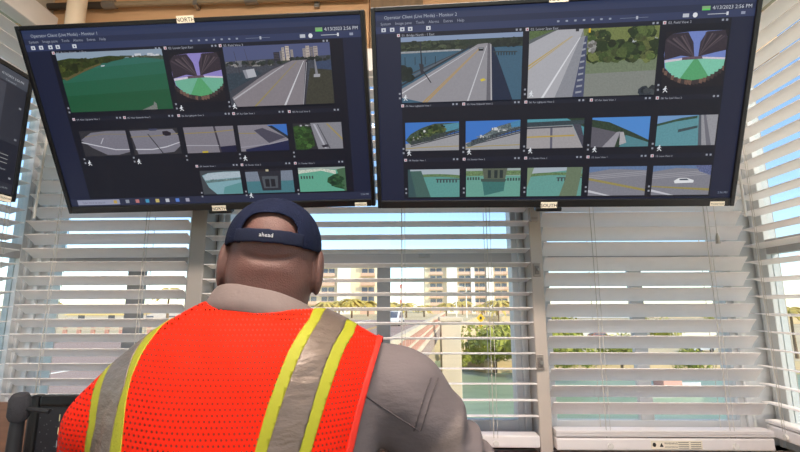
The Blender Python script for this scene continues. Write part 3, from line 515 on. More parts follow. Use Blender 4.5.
tv, tf = text_mesh('MONITOR', .0075, 'CENTER'); m = MB(); m.add([(-.0365+a, -.0056, .001+b) for a, b, q in tv], tf); m.build('tag_lettering', M_ink, st)
MB().box((-.42, .034, Hm/2-.03), (-.36, 1.425-1.19, Hm/2+.03)).build('wall_arm', M_black, e)

# ------------------------------------------------------------------ pole, conduit, plates
pp = on_y(76, 14, 1.48)
e = empty('ceiling_pole', (pp[0], 1.48, ZC), 0, 'cream painted vertical pole coming down from the ceiling behind the screen tagged NORTH', 'pole')
MB().tube([(0, 0, 0), (0, 0, -.62)], .031, 24).build('pole_tube', M_pole, e)
MB().tube([(0, 0, 0), (0, 0, -.012)], .062, 24).build('ceiling_flange', M_pole, e)
c0 = on_y(90, 5.5, 1.575); c1 = on_y(205, -.5, 1.575); dz = (c1[2]-c0[2])/(c1[0]-c0[0])
e = empty('electrical_conduit', tuple(c0), 0, 'grey metal conduit running along the tan wall above the screens', 'conduit')
def cp(x): return (x, 0, x*dz*.4)
MB().tube([cp(-.25), cp(1.1)], .0115, 12).build('conduit_tube', mat('conduit_paint', (168, 146, 118), .45, metal=.2), e)
for x in (.055, .62): MB().tube([cp(x), cp(x+.05)], .0165, 12).build('coupling', M_metal, e)
MB().tube([cp(-.25), cp(.05)], .0135, 12).build('flexible_sleeve', mat('dark_sleeve', (70, 60, 52), .6), e)
q = on_y(198, 4.5, 1.59); MB().box((q[0]-c0[0]-.008, -.012, q[2]-c0[2]-.02), (q[0]-c0[0]+.008, .022, q[2]-c0[2]+.012)).build('strap_clip', M_metal, e)
q = on_y(317, 1, 1.592); o = MB().box((-.010, -.006, -.03), (.010, .007, .012)).build('wall_clip', M_metal, None, .002, loc=tuple(q)); tag(o, 'small metal clip screwed to the tan wall above the screens', 'clip')
def plate(px, py, w, h, Y, name, label, cat, kind):
    q = on_y(px, py, Y); e = empty(name, tuple(q), 0, label, cat)
    if kind == 'bracket':
        MB().box((-w/2, -.012, -h/2), (w/2, 0, h/2)).build('bracket_box', mat('clear_grey_plastic', (176, 170, 162), .25), e, .003)
        MB().box((-w/2-.002, -.016, h/2-.014), (w/2+.002, 0, h/2)).build('bracket_lid', M_frame, e, .002); MB().box((-w/2+.004, -.014, -h/2+.006), (w/2-.004, -.0115, -h/2+.014)).build('bracket_slot', M_post, e)
    else:
        MB().box((-w/2, -.006, -h/2), (w/2, 0, h/2)).build('cover_plate', mat('grey_plate', (150, 140, 130), .5), e, .002)
        MB().box((-w/2+.005, -.010, -h/2+.008), (w/2-.005, -.005, h/2-.008)).build('recess_block', mat('plate_block', (112, 104, 98), .5), e, .002)
        MB().tube([(.003, -.010, 0), (.003, -.020, 0)], .006 if kind == 'knob' else .004, 10).build('catch', M_metal, e)
plate(533, 213, .028, .062, 1.539, 'blind_bracket', 'pale plastic blind bracket at the top of the beige window post', 'bracket', 'bracket')
plate(536.5, 270, .025, .046, 1.539, 'window_latch', 'grey latch plate high on the beige window post', 'latch', 'plate')
plate(539.5, 362, .027, .048, 1.539, 'window_latch', 'grey latch plate with a round catch low on the beige window post', 'latch', 'knob')

# ------------------------------------------------------------------ added fill lamp on the ceiling, out of view, brightens the room
e = empty('fill_lamp', (-.1, .12, ZC), 0, 'flat rectangular fill lamp added on the ceiling above the man, out of view', 'lamp')
MB().box((-.62, -.17, -.05), (.62, .17, -.004)).build('fill_lamp_body', M_white, e, .004)
MB().box((-.59, -.15, -.056), (.59, .15, -.051)).build('diffuser', mat('fill_lamp_diffuser', (255, 240, 228), .5, emit=FILL_W), e)

# ------------------------------------------------------------------ the man: signed distance fields meshed with surface nets
def ell(p, c, r):
    q = p-np.array(c, np.float32); r = np.array(r, np.float32); k0 = np.sqrt(((q/r)**2).sum(-1))+1e-9; k1 = np.sqrt(((q/r**2)**2).sum(-1))+1e-9
    return k0*(k0-1)/k1
def cone(p, a, b, ra, rb):
    a = np.array(a, np.float32); b = np.array(b, np.float32); ab = b-a; t = np.clip(((p-a)@ab)/(ab@ab), 0, 1)
    return np.sqrt(((p-a-t[..., None]*ab)**2).sum(-1))-(ra+(rb-ra)*t)
def smin(a, b, k): h = np.clip(.5+.5*(b-a)/k, 0, 1); return b+(a-b)*h-k*h*(1-h)
def nets(fn, lo, hi, h):
    """naive surface nets over a box; returns verts and quads"""
    lo = np.array(lo, float); n = np.ceil((np.array(hi)-lo)/h).astype(int)+1
    ax = [lo[i]+h*np.arange(n[i]) for i in range(3)]; V = np.empty(n, np.float32)
    for i in range(n[0]):
        g = np.stack(np.meshgrid([ax[0][i]], ax[1], ax[2], indexing='ij'), -1).reshape(-1, 3).astype(np.float32); V[i] = fn(g).reshape(n[1], n[2])
    s = V < 0; m = n-1; acc = np.zeros((*m, 3), np.float32); cnt = np.zeros(m, np.float32)
    sl = lambda o, ax_: slice(o, m[ax_]+o)
    for d in range(3):
        for a in (0, 1):
            for b in (0, 1):
                o0 = [0, 0, 0]; oth = [k for k in range(3) if k != d]; o0[oth[0]] = a; o0[oth[1]] = b; o1 = list(o0); o1[d] = 1
                v0 = V[tuple(sl(o0[k], k) for k in range(3))]; v1 = V[tuple(sl(o1[k], k) for k in range(3))]; c = (v0 < 0) != (v1 < 0)
                with np.errstate(all='ignore'): t = np.where(c, v0/(v0-v1), 0)
                for k in range(3): acc[..., k] += np.where(c, t if k == d else o0[k], 0)
                cnt += c
    idx = -np.ones(m, int); act = cnt > 0; idx[act] = np.arange(act.sum()); I = np.argwhere(act)
    P = lo+h*(I+acc[act]/cnt[act][:, None]); Q = []
    for d in range(3):
        a, b = [(1, 2), (2, 0), (0, 1)][d]; c = np.take(s, range(m[d]), d) != np.take(s, range(1, n[d]), d); E = np.argwhere(c)
        E = E[(E[:, a] > 0) & (E[:, b] > 0) & (E[:, a] < m[a]) & (E[:, b] < m[b])]
        def cell(da, db): K = E.copy(); K[:, a] -= da; K[:, b] -= db; return idx[K[:, 0], K[:, 1], K[:, 2]]
        q = np.stack([cell(1, 1), cell(0, 1), cell(0, 0), cell(1, 0)], 1); fl = ~s[E[:, 0], E[:, 1], E[:, 2]]; q[fl] = q[fl][:, ::-1]; Q.append(q)
    return P, np.concatenate(Q)
def tris(Q): return np.concatenate([Q[:, [0, 1, 2]], Q[:, [0, 2, 3]]])
def clip(P, Tn, g):
    """keep the part of a triangle mesh where g > 0, cutting triangles along g = 0"""
    P = [tuple(x) for x in P]; g = list(g); out = []; cache = {}
    def mid(i, j):
        k = (min(i, j), max(i, j))
        if k not in cache:
            t = g[i]/(g[i]-g[j]); cache[k] = len(P); P.append(tuple(P[i][q]+t*(P[j][q]-P[i][q]) for q in range(3))); g.append(0)
        return cache[k]
    for t in Tn:
        w = [g[i] > 0 for i in t]; n = sum(w)
        if n == 3: out.append(tuple(t))
        elif n:
            k = w.index(True) if n == 1 else w.index(False); a, b, c = t[k], t[(k+1) % 3], t[(k+2) % 3]; ab, ac = mid(a, b), mid(a, c)
            if n == 1: out.append((a, ab, ac))
            else: out.append((ab, b, c)); out.append((ab, c, ac))
    P = np.array(P); used = np.unique(np.array(out)) if out else np.array([], int); mp = -np.ones(len(P), int); mp[used] = np.arange(len(used))
    return P[used], (mp[np.array(out)] if out else np.zeros((0, 3), int))
def sdf_obj(name, P, Fc, m, parent, smooth_it=0, solid=0):
    me = bpy.data.meshes.new(name); me.from_pydata([tuple(map(float, p)) for p in P], [], [tuple(map(int, f)) for f in Fc]); me.polygons.foreach_set('use_smooth', [True]*len(me.polygons)); me.update()
    o = link(name, me, m, parent)
    if smooth_it: k = o.modifiers.new('smooth', 'SMOOTH'); k.iterations = smooth_it; k.factor = .5
    if solid: k = o.modifiers.new('solid', 'SOLIDIFY'); k.thickness = solid; k.offset = -1
    return o
HC = at_depth(275, 246, .88); NB = at_depth(264, 322, .835)
A_r = at_depth(378, 378, .82); A_l = at_depth(142, 388, .82); D_r = at_depth(402, 392, .83); D_l = at_depth(112, 425, .815); E_r = at_depth(508, 530, .87); E_l = at_depth(92, 580, .95)
N_r = at_depth(302, 347, .835); N_l = at_depth(230, 337, .835)
H_r, H_l = np.array([.06, 1.24, 1.0]), np.array([-.42, 1.24, 1.0])
ct = (A_r+A_l)/2
def torso(p):
    d = ell(p, (ct[0], .825, 1.345), (.215, .112, .14)); d = smin(d, ell(p, (ct[0]-.01, .815, 1.20), (.22, .145, .28)), .06); d = smin(d, ell(p, (-.30, .83, .98), (.20, .155, .24)), .06)
    for N, A in ((N_r, A_r), (N_l, A_l)): d = smin(d, cone(p, N, A, .058, .052), .05)
    return d
def shoulders(p): return smin(smin(torso(p), cone(p, D_r, D_r+(E_r-D_r)*.12, .064, .066), .04), cone(p, D_l, D_l+(E_l-D_l)*.35, .066, .062), .05)
def arms(p):
    d = smin(cone(p, D_r, E_r, .068, .058), cone(p, E_r, H_r+(E_r-H_r)*.22, .058, .042), .03)
    return np.minimum(d, smin(cone(p, D_l, E_l, .062, .055), cone(p, E_l, H_l+(E_l-H_l)*.22, .055, .042), .03))
def folds(p):
    t = p@((E_r-D_r)/np.linalg.norm(E_r-D_r)).astype(np.float32); s = p[..., 0]*.9+p[..., 1]*.3
    near = np.exp(-(((p-((D_r+E_r)/2+np.array([0, 0, .02])).astype(np.float32))/.13)**2).sum(-1))
    return near*(.0075*np.sin(75*t+9*np.sin(14*s)+2)+.005*np.sin(46*s-30*t))+.0012*np.sin(60*p[..., 0]+25*p[..., 2])
def shirt_f(p): return smin(shoulders(p), arms(p), .035)-.004-folds(p)
def vest_f(p): return shoulders(p)-.013-.0016*np.sin(38*p[..., 0]+11*p[..., 2])*np.clip((1.45-p[..., 2])*5, 0, 1)
def march(fn, px, py):
    d = ray(px, py); d = d/np.linalg.norm(d); t = .35; best = (9, t)
    for i in range(160):
        v = float(fn((EYE+d*t)[None].astype(np.float32))[0]); best = min(best, (abs(v), t)); t += max(v, .0004)*.8
        if v < .0004 or t > 1.6: break
    return EYE+d*best[1]
man = empty('person', (-.31, .86, 0), 0, 'man in orange mesh safety vest and navy cap standing with his back turned', 'person'); mo = np.array([-.31, .86, 0])
def mpart(name, P, Fc, m, parent=man, **k): return sdf_obj(name, P-mo, Fc, m, parent, **k)
# --- head frame: tilted a little to his right
ha = math.radians(4.0); hy_ = math.radians(10); RH = np.array([[math.cos(ha), 0, -math.sin(ha)], [0, 1, 0], [math.sin(ha), 0, math.cos(ha)]], np.float32) @ np.array([[math.cos(hy_), math.sin(hy_), 0], [-math.sin(hy_), math.cos(hy_), 0], [0, 0, 1]], np.float32)   # and turned a little to his left
def hp(p): return (p-HC.astype(np.float32))@RH.T          # world -> head coords
def hw(q): return np.asarray(q)@RH+HC                      # head coords -> world
nb = (RH@(NB-HC)).astype(np.float32)
def head_f(p):
    q = hp(p); d = ell(q, (0, 0, .0), (.079, .100, .092)); d = smin(d, ell(q, (0, .022, -.062), (.070, .076, .078)), .04)
    d = smin(d, ell(q, (0, -.034, -.058), (.070, .060, .055)), .025)
    d = smin(d, cone(q, (0, -.006, -.07), nb, .066, .078), .035)
    sx = np.abs(q[..., 0]); qs = np.stack([sx, q[..., 1], q[..., 2]], -1)
    # face
    d = smin(d, ell(qs, (0, .106, -.035), (.012, .016, .020)), .015); d = smin(d, cone(qs, (0, .092, -.008), (0, .108, -.036), .008, .010), .015)
    d = smin(d, ell(qs, (.032, .086, .004), (.026, .012, .008)), .012); d = -smin(-d, ell(qs, (.032, .100, -.010), (.016, .012, .010)), .012) if False else np.maximum(d, -ell(qs, (.032, .104, -.012), (.015, .014, .009)))
    d = smin(d, ell(qs, (.032, .086, -.012), (.012, .012, .012)), .004); d = smin(d, ell(qs, (0, .088, -.075), (.026, .010, .006)), .008); d = smin(d, ell(qs, (0, .086, -.087), (.022, .010, .006)), .008); d = smin(d, ell(qs, (0, .078, -.115), (.028, .022, .020)), .02)
    # ears
    e = ell(qs, (.0885, -.012, -.046), (.0105, .024, .044)); e = np.maximum(e, -ell(qs, (.100, .002, -.042), (.0075, .014, .026))); d = smin(d, e, .010)
    # roll of skin across the back of the neck
    back = np.clip(-q[..., 1]*22-.6, 0, 1)*np.clip((.055-sx)*40, 0, 1)
    d = d+back*(.0045*np.exp(-((q[..., 2]+.036-.25*sx*sx/.05)/.0045)**2)-.003*np.exp(-((q[..., 2]+.052)/.012)**2))
    return d
P, Q = nets(head_f, HC-np.array([.13, .15, .20]), HC+np.array([.13, .15, .12]), .0036)
BP, BQ = [P], [Q]; off = len(P)
def addbody(fn, lo, hi, h):
    global off
    P, Q = nets(fn, lo, hi, h); BP.append(P); BQ.append(Q+off); off += len(P)
LEG = [((-.415, .865, .84), (-.43, .86, .47), (-.44, .885, .10)), ((-.205, .865, .84), (-.19, .86, .47), (-.18, .885, .10))]
def legs(p, o=0):
    d = ell(p, (-.31, .85, .88), (.185+o, .135+o, .13+o))
    for a, b, c in LEG: d = smin(d, smin(cone(p, a, b, .095+o, .068+o), cone(p, b, c, .066+o, .048+o*1.6), .03), .04)
    return d
def inner(p): return np.minimum(np.minimum(shirt_f(p)+.014, legs(p)), cone(p, NB, NB-np.array([0, 0, .06]), .07, .07))
addbody(inner, (-.75, .60, .02), (.30, 1.30, 1.56), .015)
def hand(W, sgn, E):
    d0 = W-E; d0 /= np.linalg.norm(d0); d0[2] = 0; d0 /= np.linalg.norm(d0); sd = np.array([-d0[1], d0[0], 0])*sgn; up = np.array([0, 0, 1.]); Wt = W+(E-W)*.2
    fing = [(-.032, .072, .92), (-.011, .082, 1), (.011, .078, .96), (.031, .062, .8)]
    def f(p):
        pc = W+d0*.045; q = np.stack([(p-pc)@sd, (p-pc)@d0, (p-pc)@up], -1); d = ell(q, (0, 0, 0), (.044, .056, .017)); d = smin(d, cone(p, Wt, W+d0*.02, .029, .024), .02)
        for o, L, k in fing:
            a = pc+sd*o+d0*.040; b = a+d0*.040*k+up*.006; c = b+d0*.026*k-up*.008; e2 = c+d0*.018*k-up*.012
            d = smin(d, np.minimum(np.minimum(cone(p, a, b, .0098, .009), cone(p, b, c, .009, .0082)), cone(p, c, e2, .0082, .0074)), .006)
        a = pc-sd*.030-d0*.020; b = a-sd*.030+d0*.028; c = b-sd*.006+d0*.028-up*.006
        return smin(d, np.minimum(cone(p, a, b, .014, .0105), cone(p, b, c, .0105, .009)), .008)
    addbody(f, W-np.array([.14, .14, .06]), W+np.array([.14, .20, .07]), .0045)
hand(H_r, 1, E_r); hand(H_l, -1, E_l)
M_skin = mat('skin', (96, 64, 55), .55, var=.10, scale=45, bump=.25, bscale=420)
mpart('body', np.concatenate(BP), np.concatenate(BQ), M_skin, smooth_it=1)
# --- shirt and trousers
def cuff(p): 
    return np.minimum(((p-H_r.astype(np.float32))**2).sum(-1), ((p-H_l.astype(np.float32))**2).sum(-1))**.5-.085
def shirt_solid(p): return np.maximum(np.maximum(shirt_f(p), .83-p[..., 2]), -cuff(p))
M_shirt = mat('grey_work_shirt', (102, 92, 91), .85, var=.05, scale=14, bump=.22, bscale=34, stretch=(1, 1, 2.2))
P, Q = nets(shirt_solid, (-.75, .60, .82), (.32, 1.32, 1.58), .0068); sh = mpart('shirt', P, Q, M_shirt, smooth_it=3)
M_seam = mat('shirt_seam', (72, 64, 64), .9)
def surf_line(fn, pts, r, name, m, parent):
    L = []
    for (a, b), (c, d) in zip(pts[:-1], pts[1:]):
        for t in np.linspace(0, 1, 7)[:-1]: L.append(march(fn, a+(c-a)*t, b+(d-b)*t)-mo)
    L.append(march(fn, *pts[-1])-mo); return MB().tube(L, r, 6).build(name, m, parent)
surf_line(shirt_f, [(362, 394), (388, 411), (419, 431)], .0012, 'seam', M_seam, sh)
for off_x in (0, 7): surf_line(shirt_f, [(431+off_x, 378), (424+off_x, 398), (418+off_x, 418), (414+off_x, 431)], .0014, 'seam', M_seam, sh)
# collar: folded band round the neck, lower in front
cc = at_depth(265, 303, .835); rings = []; nA = 40
prof = [(.084, .016), (.086, .027), (.089, .029), (.094, .026), (.106, .004), (.117, -.016), (.113, -.019), (.090, .002)]
CV = []
for i in range(nA):
    t = 2*math.pi*i/nA; fr = (1+math.sin(t))/2
    for r_, z_ in prof: CV.append(np.array([math.cos(t)*r_*1.02, math.sin(t)*r_*.85+.010, z_-.055*fr-math.cos(t)*.017]))
CF_ = [(i*8+k, i*8+(k+1) % 8, ((i+1) % nA)*8+(k+1) % 8, ((i+1) % nA)*8+k) for i in range(nA) for k in range(8)]
mpart('collar', np.array(CV)+cc, CF_, mat('collar_cloth', (110, 96, 91), .85, var=.04, scale=20, bump=.15, bscale=60), sh, smooth_it=1)
P, Q = nets(lambda p: np.maximum(legs(p, .012), np.maximum(p[..., 2]-.93, .055-p[..., 2])), (-.56, .66, .04), (-.06, 1.06, .96), .012)
mpart('trousers', P, Q, mat('navy_trousers', (36, 40, 54), .85, var=.08, scale=12), smooth_it=3)
for (a, b, c) in LEG:
    def shoe(p): return np.maximum(smin(ell(p, (c[0], c[1]+.07, .03), (.050, .145, .055)), cone(p, c, (c[0], c[1], .05), .052, .052), .03), .002-p[..., 2])
    P, Q = nets(shoe, (c[0]-.09, .74, -.004), (c[0]+.09, 1.14, .18), .008); mpart('shoe', P, Q, mat('black_boot', (24, 22, 20), .5), smooth_it=1)
# --- vest
P, Q = nets(vest_f, (-.78, .58, .84), (.12, 1.02, 1.56), .0052); Tn = tris(Q)
def sm(P, Tn, n=3):
    for _ in range(n):
        a = np.zeros_like(P); c = np.zeros(len(P))
        for i in range(3):
            np.add.at(a, Tn[:, i], P[Tn[:, (i+1) % 3]]); np.add.at(c, Tn[:, i], 1)
        P = P*.4+.6*a/np.maximum(c, 1)[:, None]
    return P
P = sm(P, Tn, 5)
def xcurve(pts):
    L = sorted([(q[2], q[0]) for q in (march(vest_f, a, b) for a, b in pts)]); z = np.array([l[0] for l in L]); x = np.array([l[1] for l in L])
    s0 = (x[1]-x[0])/(z[1]-z[0]+1e-6); z = np.concatenate([[z[0]-.5], z, [z[-1]+.3]]); x = np.concatenate([[x[0]-.5*np.clip(s0, -.3, .3)], x, [x[-1]]])
    return lambda p: np.interp(p[:, 2], z, x)
arm_r = xcurve([(381, 343), (374, 365), (367, 390), (359, 420), (352, 451)])
bind = lambda p: arm_r(p)-.009
R_ = [xcurve(k) for k in ([(309, 319), (299, 333), (288, 352), (277, 380), (267, 408), (255, 451)], [(320, 320), (310, 336), (299, 357), (287, 388), (277, 418), (267, 451)], [(343, 329), (333, 345), (324, 367), (315, 395), (308, 420), (299, 451)], [(354, 333), (344, 350), (336, 371), (327, 398), (319, 424), (311, 451)])]
L_ = [xcurve(k) for k in ([(104, 371), (95, 386), (91, 405), (89, 425), (85, 451)], [(112, 365), (103, 385), (99, 405), (96, 428), (91, 451)], [(146, 337), (133, 357), (125, 385), (118, 408), (113, 432), (110, 451)], [(155, 334), (142, 353), (131, 378), (126, 403), (123, 430), (121, 451)])]
nkd = lambda p: np.sqrt((p[:, 0]-cc[0])**2+((p[:, 1]-cc[1]-.010)/.77)**2)-np.where(p[:, 2] > 1.33, .112, 0)
P, Tn = clip(P, Tn, nkd(P)); P, Tn = clip(P, Tn, arm_r(P)-P[:, 0])
P, Tn = clip(P, Tn, P[:, 2]-.86)
zl = D_l+(E_l-D_l)*.30; nl = (E_l-D_l)/np.linalg.norm(E_l-D_l); P, Tn = clip(P, Tn, -((P-zl)@nl)+10*(P[:, 0] > D_l[0]+.06))
def band(P, Tn, lo, hi):
    if lo is not None: P, Tn = clip(P, Tn, P[:, 0]-lo(P))
    if hi is not None: P, Tn = clip(P, Tn, hi(P)-P[:, 0])
    return P, Tn
def merge(ps):
    o = 0; A = []; B = []
    for p, t in ps: A.append(p); B.append(t+o); o += len(p)
    return np.concatenate(A), np.concatenate(B)
def vest_mat():
    m = mat('orange_mesh_cloth', (212, 32, 4), .85, spec=.15); n = m.node_tree; b = n.nodes['Principled BSDF']; L = n.links.new
    b.inputs['Emission Color'].default_value = (*lin((255, 60, 10)), 1); b.inputs['Emission Strength'].default_value = 0
    tc = n.nodes.new('ShaderNodeTexCoord'); sp = n.nodes.new('ShaderNodeSeparateXYZ'); L(tc.outputs['Object'], sp.inputs[0])
    def M_(op, a, b_=None):
        k = n.nodes.new('ShaderNodeMath'); k.operation = op
        for i, v in enumerate((a, b_)):
            if v is None: continue
            if isinstance(v, (int, float)): k.inputs[i].default_value = v
            else: L(v, k.inputs[i])
        return k.outputs[0]
    xx = M_('MULTIPLY', M_('ADD', sp.outputs[0], M_('MULTIPLY', sp.outputs[1], .55)), 1/.0074); zz = M_('MULTIPLY', sp.outputs[2], 1/.0078)
    row = M_('FLOOR', zz); fx = M_('SUBTRACT', M_('FRACT', M_('ADD', xx, M_('MULTIPLY', row, .5))), .5); fz = M_('SUBTRACT', M_('FRACT', zz), .5)
    r2 = M_('ADD', M_('MULTIPLY', fx, fx), M_('MULTIPLY', M_('MULTIPLY', fz, fz), .8)); hole = M_('LESS_THAN', r2, .036)
    tr = n.nodes.new('ShaderNodeBsdfTransparent'); mx = n.nodes.new('ShaderNodeMixShader'); L(hole, mx.inputs[0]); L(b.outputs[0], mx.inputs[1]); L(tr.outputs[0], mx.inputs[2]); L(mx.outputs[0], n.nodes['Material Output'].inputs[0])
    return m
M_vest = vest_mat(); M_yel = mat('lime_yellow_tape', (146, 145, 14), .7, var=.05, scale=20, bump=.1, bscale=200); M_sil = mat('silver_tape', (104, 90, 79), .42, metal=.25, var=.08, scale=26, bump=.5, bscale=22, stretch=(1, 1, 2.5))
ve = mpart('safety_vest', *merge([band(P, Tn, None, L_[0]), band(P, Tn, L_[3], R_[0]), band(P, Tn, R_[3], bind)]), M_vest)
mpart('edge_binding', *band(P, Tn, bind, None), mat('orange_binding', (206, 36, 10), .7), ve, solid=-.003)
def raised(name, band_, m, d):
    p, t = band_; nrm = np.zeros_like(p); fnn = np.cross(p[t[:, 1]]-p[t[:, 0]], p[t[:, 2]]-p[t[:, 0]])
    for i in range(3): np.add.at(nrm, t[:, i], fnn)
    nrm /= np.linalg.norm(nrm, axis=1)[:, None]+1e-9
    return mpart(name, p+nrm*d, t, m, ve, solid=.0025)
for K in (L_, R_):
    raised('yellow_tape', band(P, Tn, K[0], K[1]), M_yel, .0012); raised('reflective_tape', band(P, Tn, K[1], K[2]), M_sil, .0022); raised('yellow_tape', band(P, Tn, K[2], K[3]), M_yel, .0012)
# --- cap
CZ = -.010
def crown(q): return ell(q, (0, -.001, .0), (.0905, .1105, .0925))
def cap_f(p):
    q = hp(p); d = crown(q)+.0012*np.cos(np.arctan2(q[..., 0], q[..., 1])*6)**8; sh_ = np.maximum(d, -d-.0045); sh_ = np.maximum(sh_, CZ+.10*q[..., 1]*0-q[..., 2])
    op = (np.abs(q[..., 0]/.0485)**2.5+np.abs((q[..., 2]-.008)/.040)**2.5)**.4-1; op = np.maximum(op*.03, q[..., 1]+.02)
    return np.maximum(sh_, -op)
M_cap = mat('navy_cap_cloth', (19, 25, 46), .9, spec=.15, var=.12, scale=60, bump=.3, bscale=300)
P, Q = nets(cap_f, HC-np.array([.11, .13, .04]), HC+np.array([.11, .13, .11]), .0026); cp_ = mpart('cap', P, Q, M_cap, smooth_it=2)
def strap_f(p):
    q = hp(p); d = crown(q); s_ = np.maximum(d-.0008, -d-.0028); s_ = np.maximum(s_, np.abs(q[..., 2]-.0035)-.0125); s_ = np.maximum(s_, np.abs(q[..., 0])-.060); return np.maximum(s_, q[..., 1]+.02)
P, Q = nets(strap_f, HC-np.array([.09, .13, .03]), HC+np.array([.09, .0, .03]), .0024); stp = mpart('back_strap', P, Q, mat('navy_strap', (22, 27, 46), .8, spec=.2, bump=.1, bscale=200), cp_, smooth_it=1)
def on_cap(x, z, o):
    y = -.001-.1105*math.sqrt(max(1-(x/.0905)**2-(z/.0925)**2, 0)); n_ = np.array([x/.0905**2, (y+.001)/.1105**2, z/.0925**2]); n_ /= np.linalg.norm(n_); return np.array([x, y, z])+n_*o
tv, tf = text_mesh('ahead', .0100, 'CENTER'); mpart('strap_lettering', np.array([hw(on_cap(a-.002, b+.001, .0022)) for a, b, _ in tv]), tf, mat('white_thread', (196, 194, 192), .8), stp)
def bill_f(p):
    q = hp(p); z = q[..., 2]+.012+2.2*q[..., 0]**2+.12*(q[..., 1]-.10); d = np.maximum(np.abs(z)-.0026, (np.sqrt((q[..., 0]/.082)**2+((q[..., 1]-.08)/.10)**2)-1)*.08); return np.maximum(d, -crown(q)-.002)
P, Q = nets(bill_f, HC-np.array([.10, -.02, .08]), HC+np.array([.10, .20, .04]), .0032); mpart('bill', P, Q, M_cap, cp_, smooth_it=1)
P, Q = nets(lambda p: ell(hp(p), (0, -.001, .093), (.008, .008, .004)), HC+np.array([-.02, -.02, .08]), HC+np.array([.02, .02, .105]), .002); mpart('top_button', P, Q, M_cap, cp_)

# ------------------------------------------------------------------ console, desk things
e = empty('control_console', (0, 1.28, 0), 0, 'dark brown control console along the window wall in front of the man', 'console')
MB().box((-1.30, -.16, .94), (1.15, .165, .975)).build('worktop', M_wood, e, .004)
for x0, x1 in ((-1.28, -.50), (-.48, .34), (.36, 1.13)):
    MB().box((x0, -.10, 0), (x1, .16, .938)).build('cabinet', mat('console_grey', (92, 88, 84), .5), e, .004)
    MB().box((x0+.02, -.115, .10), (x1-.02, -.101, .90)).build('front_panel', mat('console_panel', (110, 106, 100), .5), e, .003)
# small black framed monitor standing at the left end
mx0, my = on_y(29, 420, 1.30)[0], 1.30; mt = on_y(45, 395, 1.30)[2]
e = empty('desk_monitor', (mx0, my, .976), 0, 'black framed desk monitor with speckled dark screen beside the man', 'monitor')
hM = mt-.976; wM = .40
m = MB(); m.box((0, -.012, .03), (.030, .022, hM)); m.box((wM-.03, -.012, .03), (wM, .022, hM)); m.box((.03, -.012, hM-.030), (wM-.03, .022, hM)); m.box((.03, -.012, .03), (wM-.03, .022, .06)); m.build('bezel', M_black, e, .008)
MB().box((wM/2-.1, -.03, 0), (wM/2+.1, .08, .012)).box((wM/2-.02, .0, .012), (wM/2+.02, .03, .05)).build('stand', M_black, e, .004)
mm = mat('speckled_screen', (26, 27, 32), .3, emit=.35)
n = mm.node_tree; v = n.nodes.new('ShaderNodeTexVoronoi'); v.inputs['Scale'].default_value = 95; tcn = n.nodes.new('ShaderNodeTexCoord'); n.links.new(tcn.outputs['Object'], v.inputs['Vector'])
rp = n.nodes.new('ShaderNodeValToRGB'); rp.color_ramp.elements[0].color = (.25, .25, .25, 1); rp.color_ramp.elements[0].position = .10; rp.color_ramp.elements[1].color = (.006, .006, .008, 1); rp.color_ramp.elements[1].position = .22; n.links.new(v.outputs['Distance'], rp.inputs[0]); n.links.new(rp.outputs[0], n.nodes['Principled BSDF'].inputs['Emission Color'])
sc = MB().box((.03, -.004, .06), (wM-.03, .018, hM-.03)).build('screen', mm, e)
p = Paint(1, 1, -.0044, 0); p.xz = lambda u, v: (u, v)
for i in range(6): p.rect(.088, hM-.05-i*.034, .0905, hM-.068-i*.034, (214, 200, 150) if i < 2 else (150, 150, 150))
p.build('scale_marks', M_screen, sc)
# desk microphone at the very left
b = on_y(10, 445, 1.16); t = on_y(11, 394, 1.16)
e = empty('desk_microphone', (b[0], 1.16, .976), 0, 'dark grey gooseneck desk microphone beside the black framed monitor', 'microphone')
z1 = t[2]-.976
MB().box((-.055, -.05, 0), (.055, .06, .035)).build('base', M_dark, e, .008)
MB().tube([(0, .01, .035), (0, .012, z1*.5), (.004, .008, z1-.055)], [.022, .017, .015], 12).build('neck', M_dark, e)
MB().tube([(.004, .008, z1-.06), (.006, .006, z1-.052), (.010, 0, z1-.012), (.011, -.002, z1)], [.020, .024, .023, .017], 14).build('capsule', mat('mic_foam', (54, 54, 58), .9, bump=.4, bscale=300), e)
MB().tube([(.02, .004, z1-.035), (.085, .004, z1-.042)], .006, 8).build('side_arm', M_dark, e)
# upright backing board behind microphone and monitor
q0 = on_y(20, 402, 1.42); o = MB().box((-1.35, -.006, 0), (-.95, .006, q0[2]-.976)).build('splash_board', M_wood, None, .002, loc=(0, 1.42, .976)); tag(o, 'low brown wooden board standing at the back of the console under the left blind', 'board')

# ------------------------------------------------------------------ outside
ZR, ZW = -1.0, -6.5                                        # road deck and water levels (room floor is 0)
def ext_water():
    m = mat('sea_water', (146, 164, 134), .35, var=.12, scale=.35, bump=.35, bscale=1.3, stretch=(1, 2.5, 1)); return m
o = MB().add([(-300, -120, ZW), (400, -120, ZW), (400, 400, ZW), (-300, 400, ZW)], [(0, 1, 2, 3)]).build('water', ext_water()); tag(o, 'green bay water below the bridge house', 'water', kind='stuff')
M_conc = mat('pale_concrete', (226, 202, 172), .8, var=.08, scale=.6); M_road = mat('sunny_road', (176, 148, 132), .85, var=.07, scale=.4); M_bal = mat('pink_baluster', (214, 158, 136), .8)
M_sand = mat('sandy_ground', (214, 192, 150), .9, var=.15, scale=.12); M_hedge = mat('tree_leaf', (170, 168, 66), .8, var=.35, scale=1.2); M_palm = mat('palm_leaf', (196, 170, 84), .8, var=.25, scale=2); M_trunk = mat('tree_trunk', (138, 112, 84), .9, var=.2, scale=4)
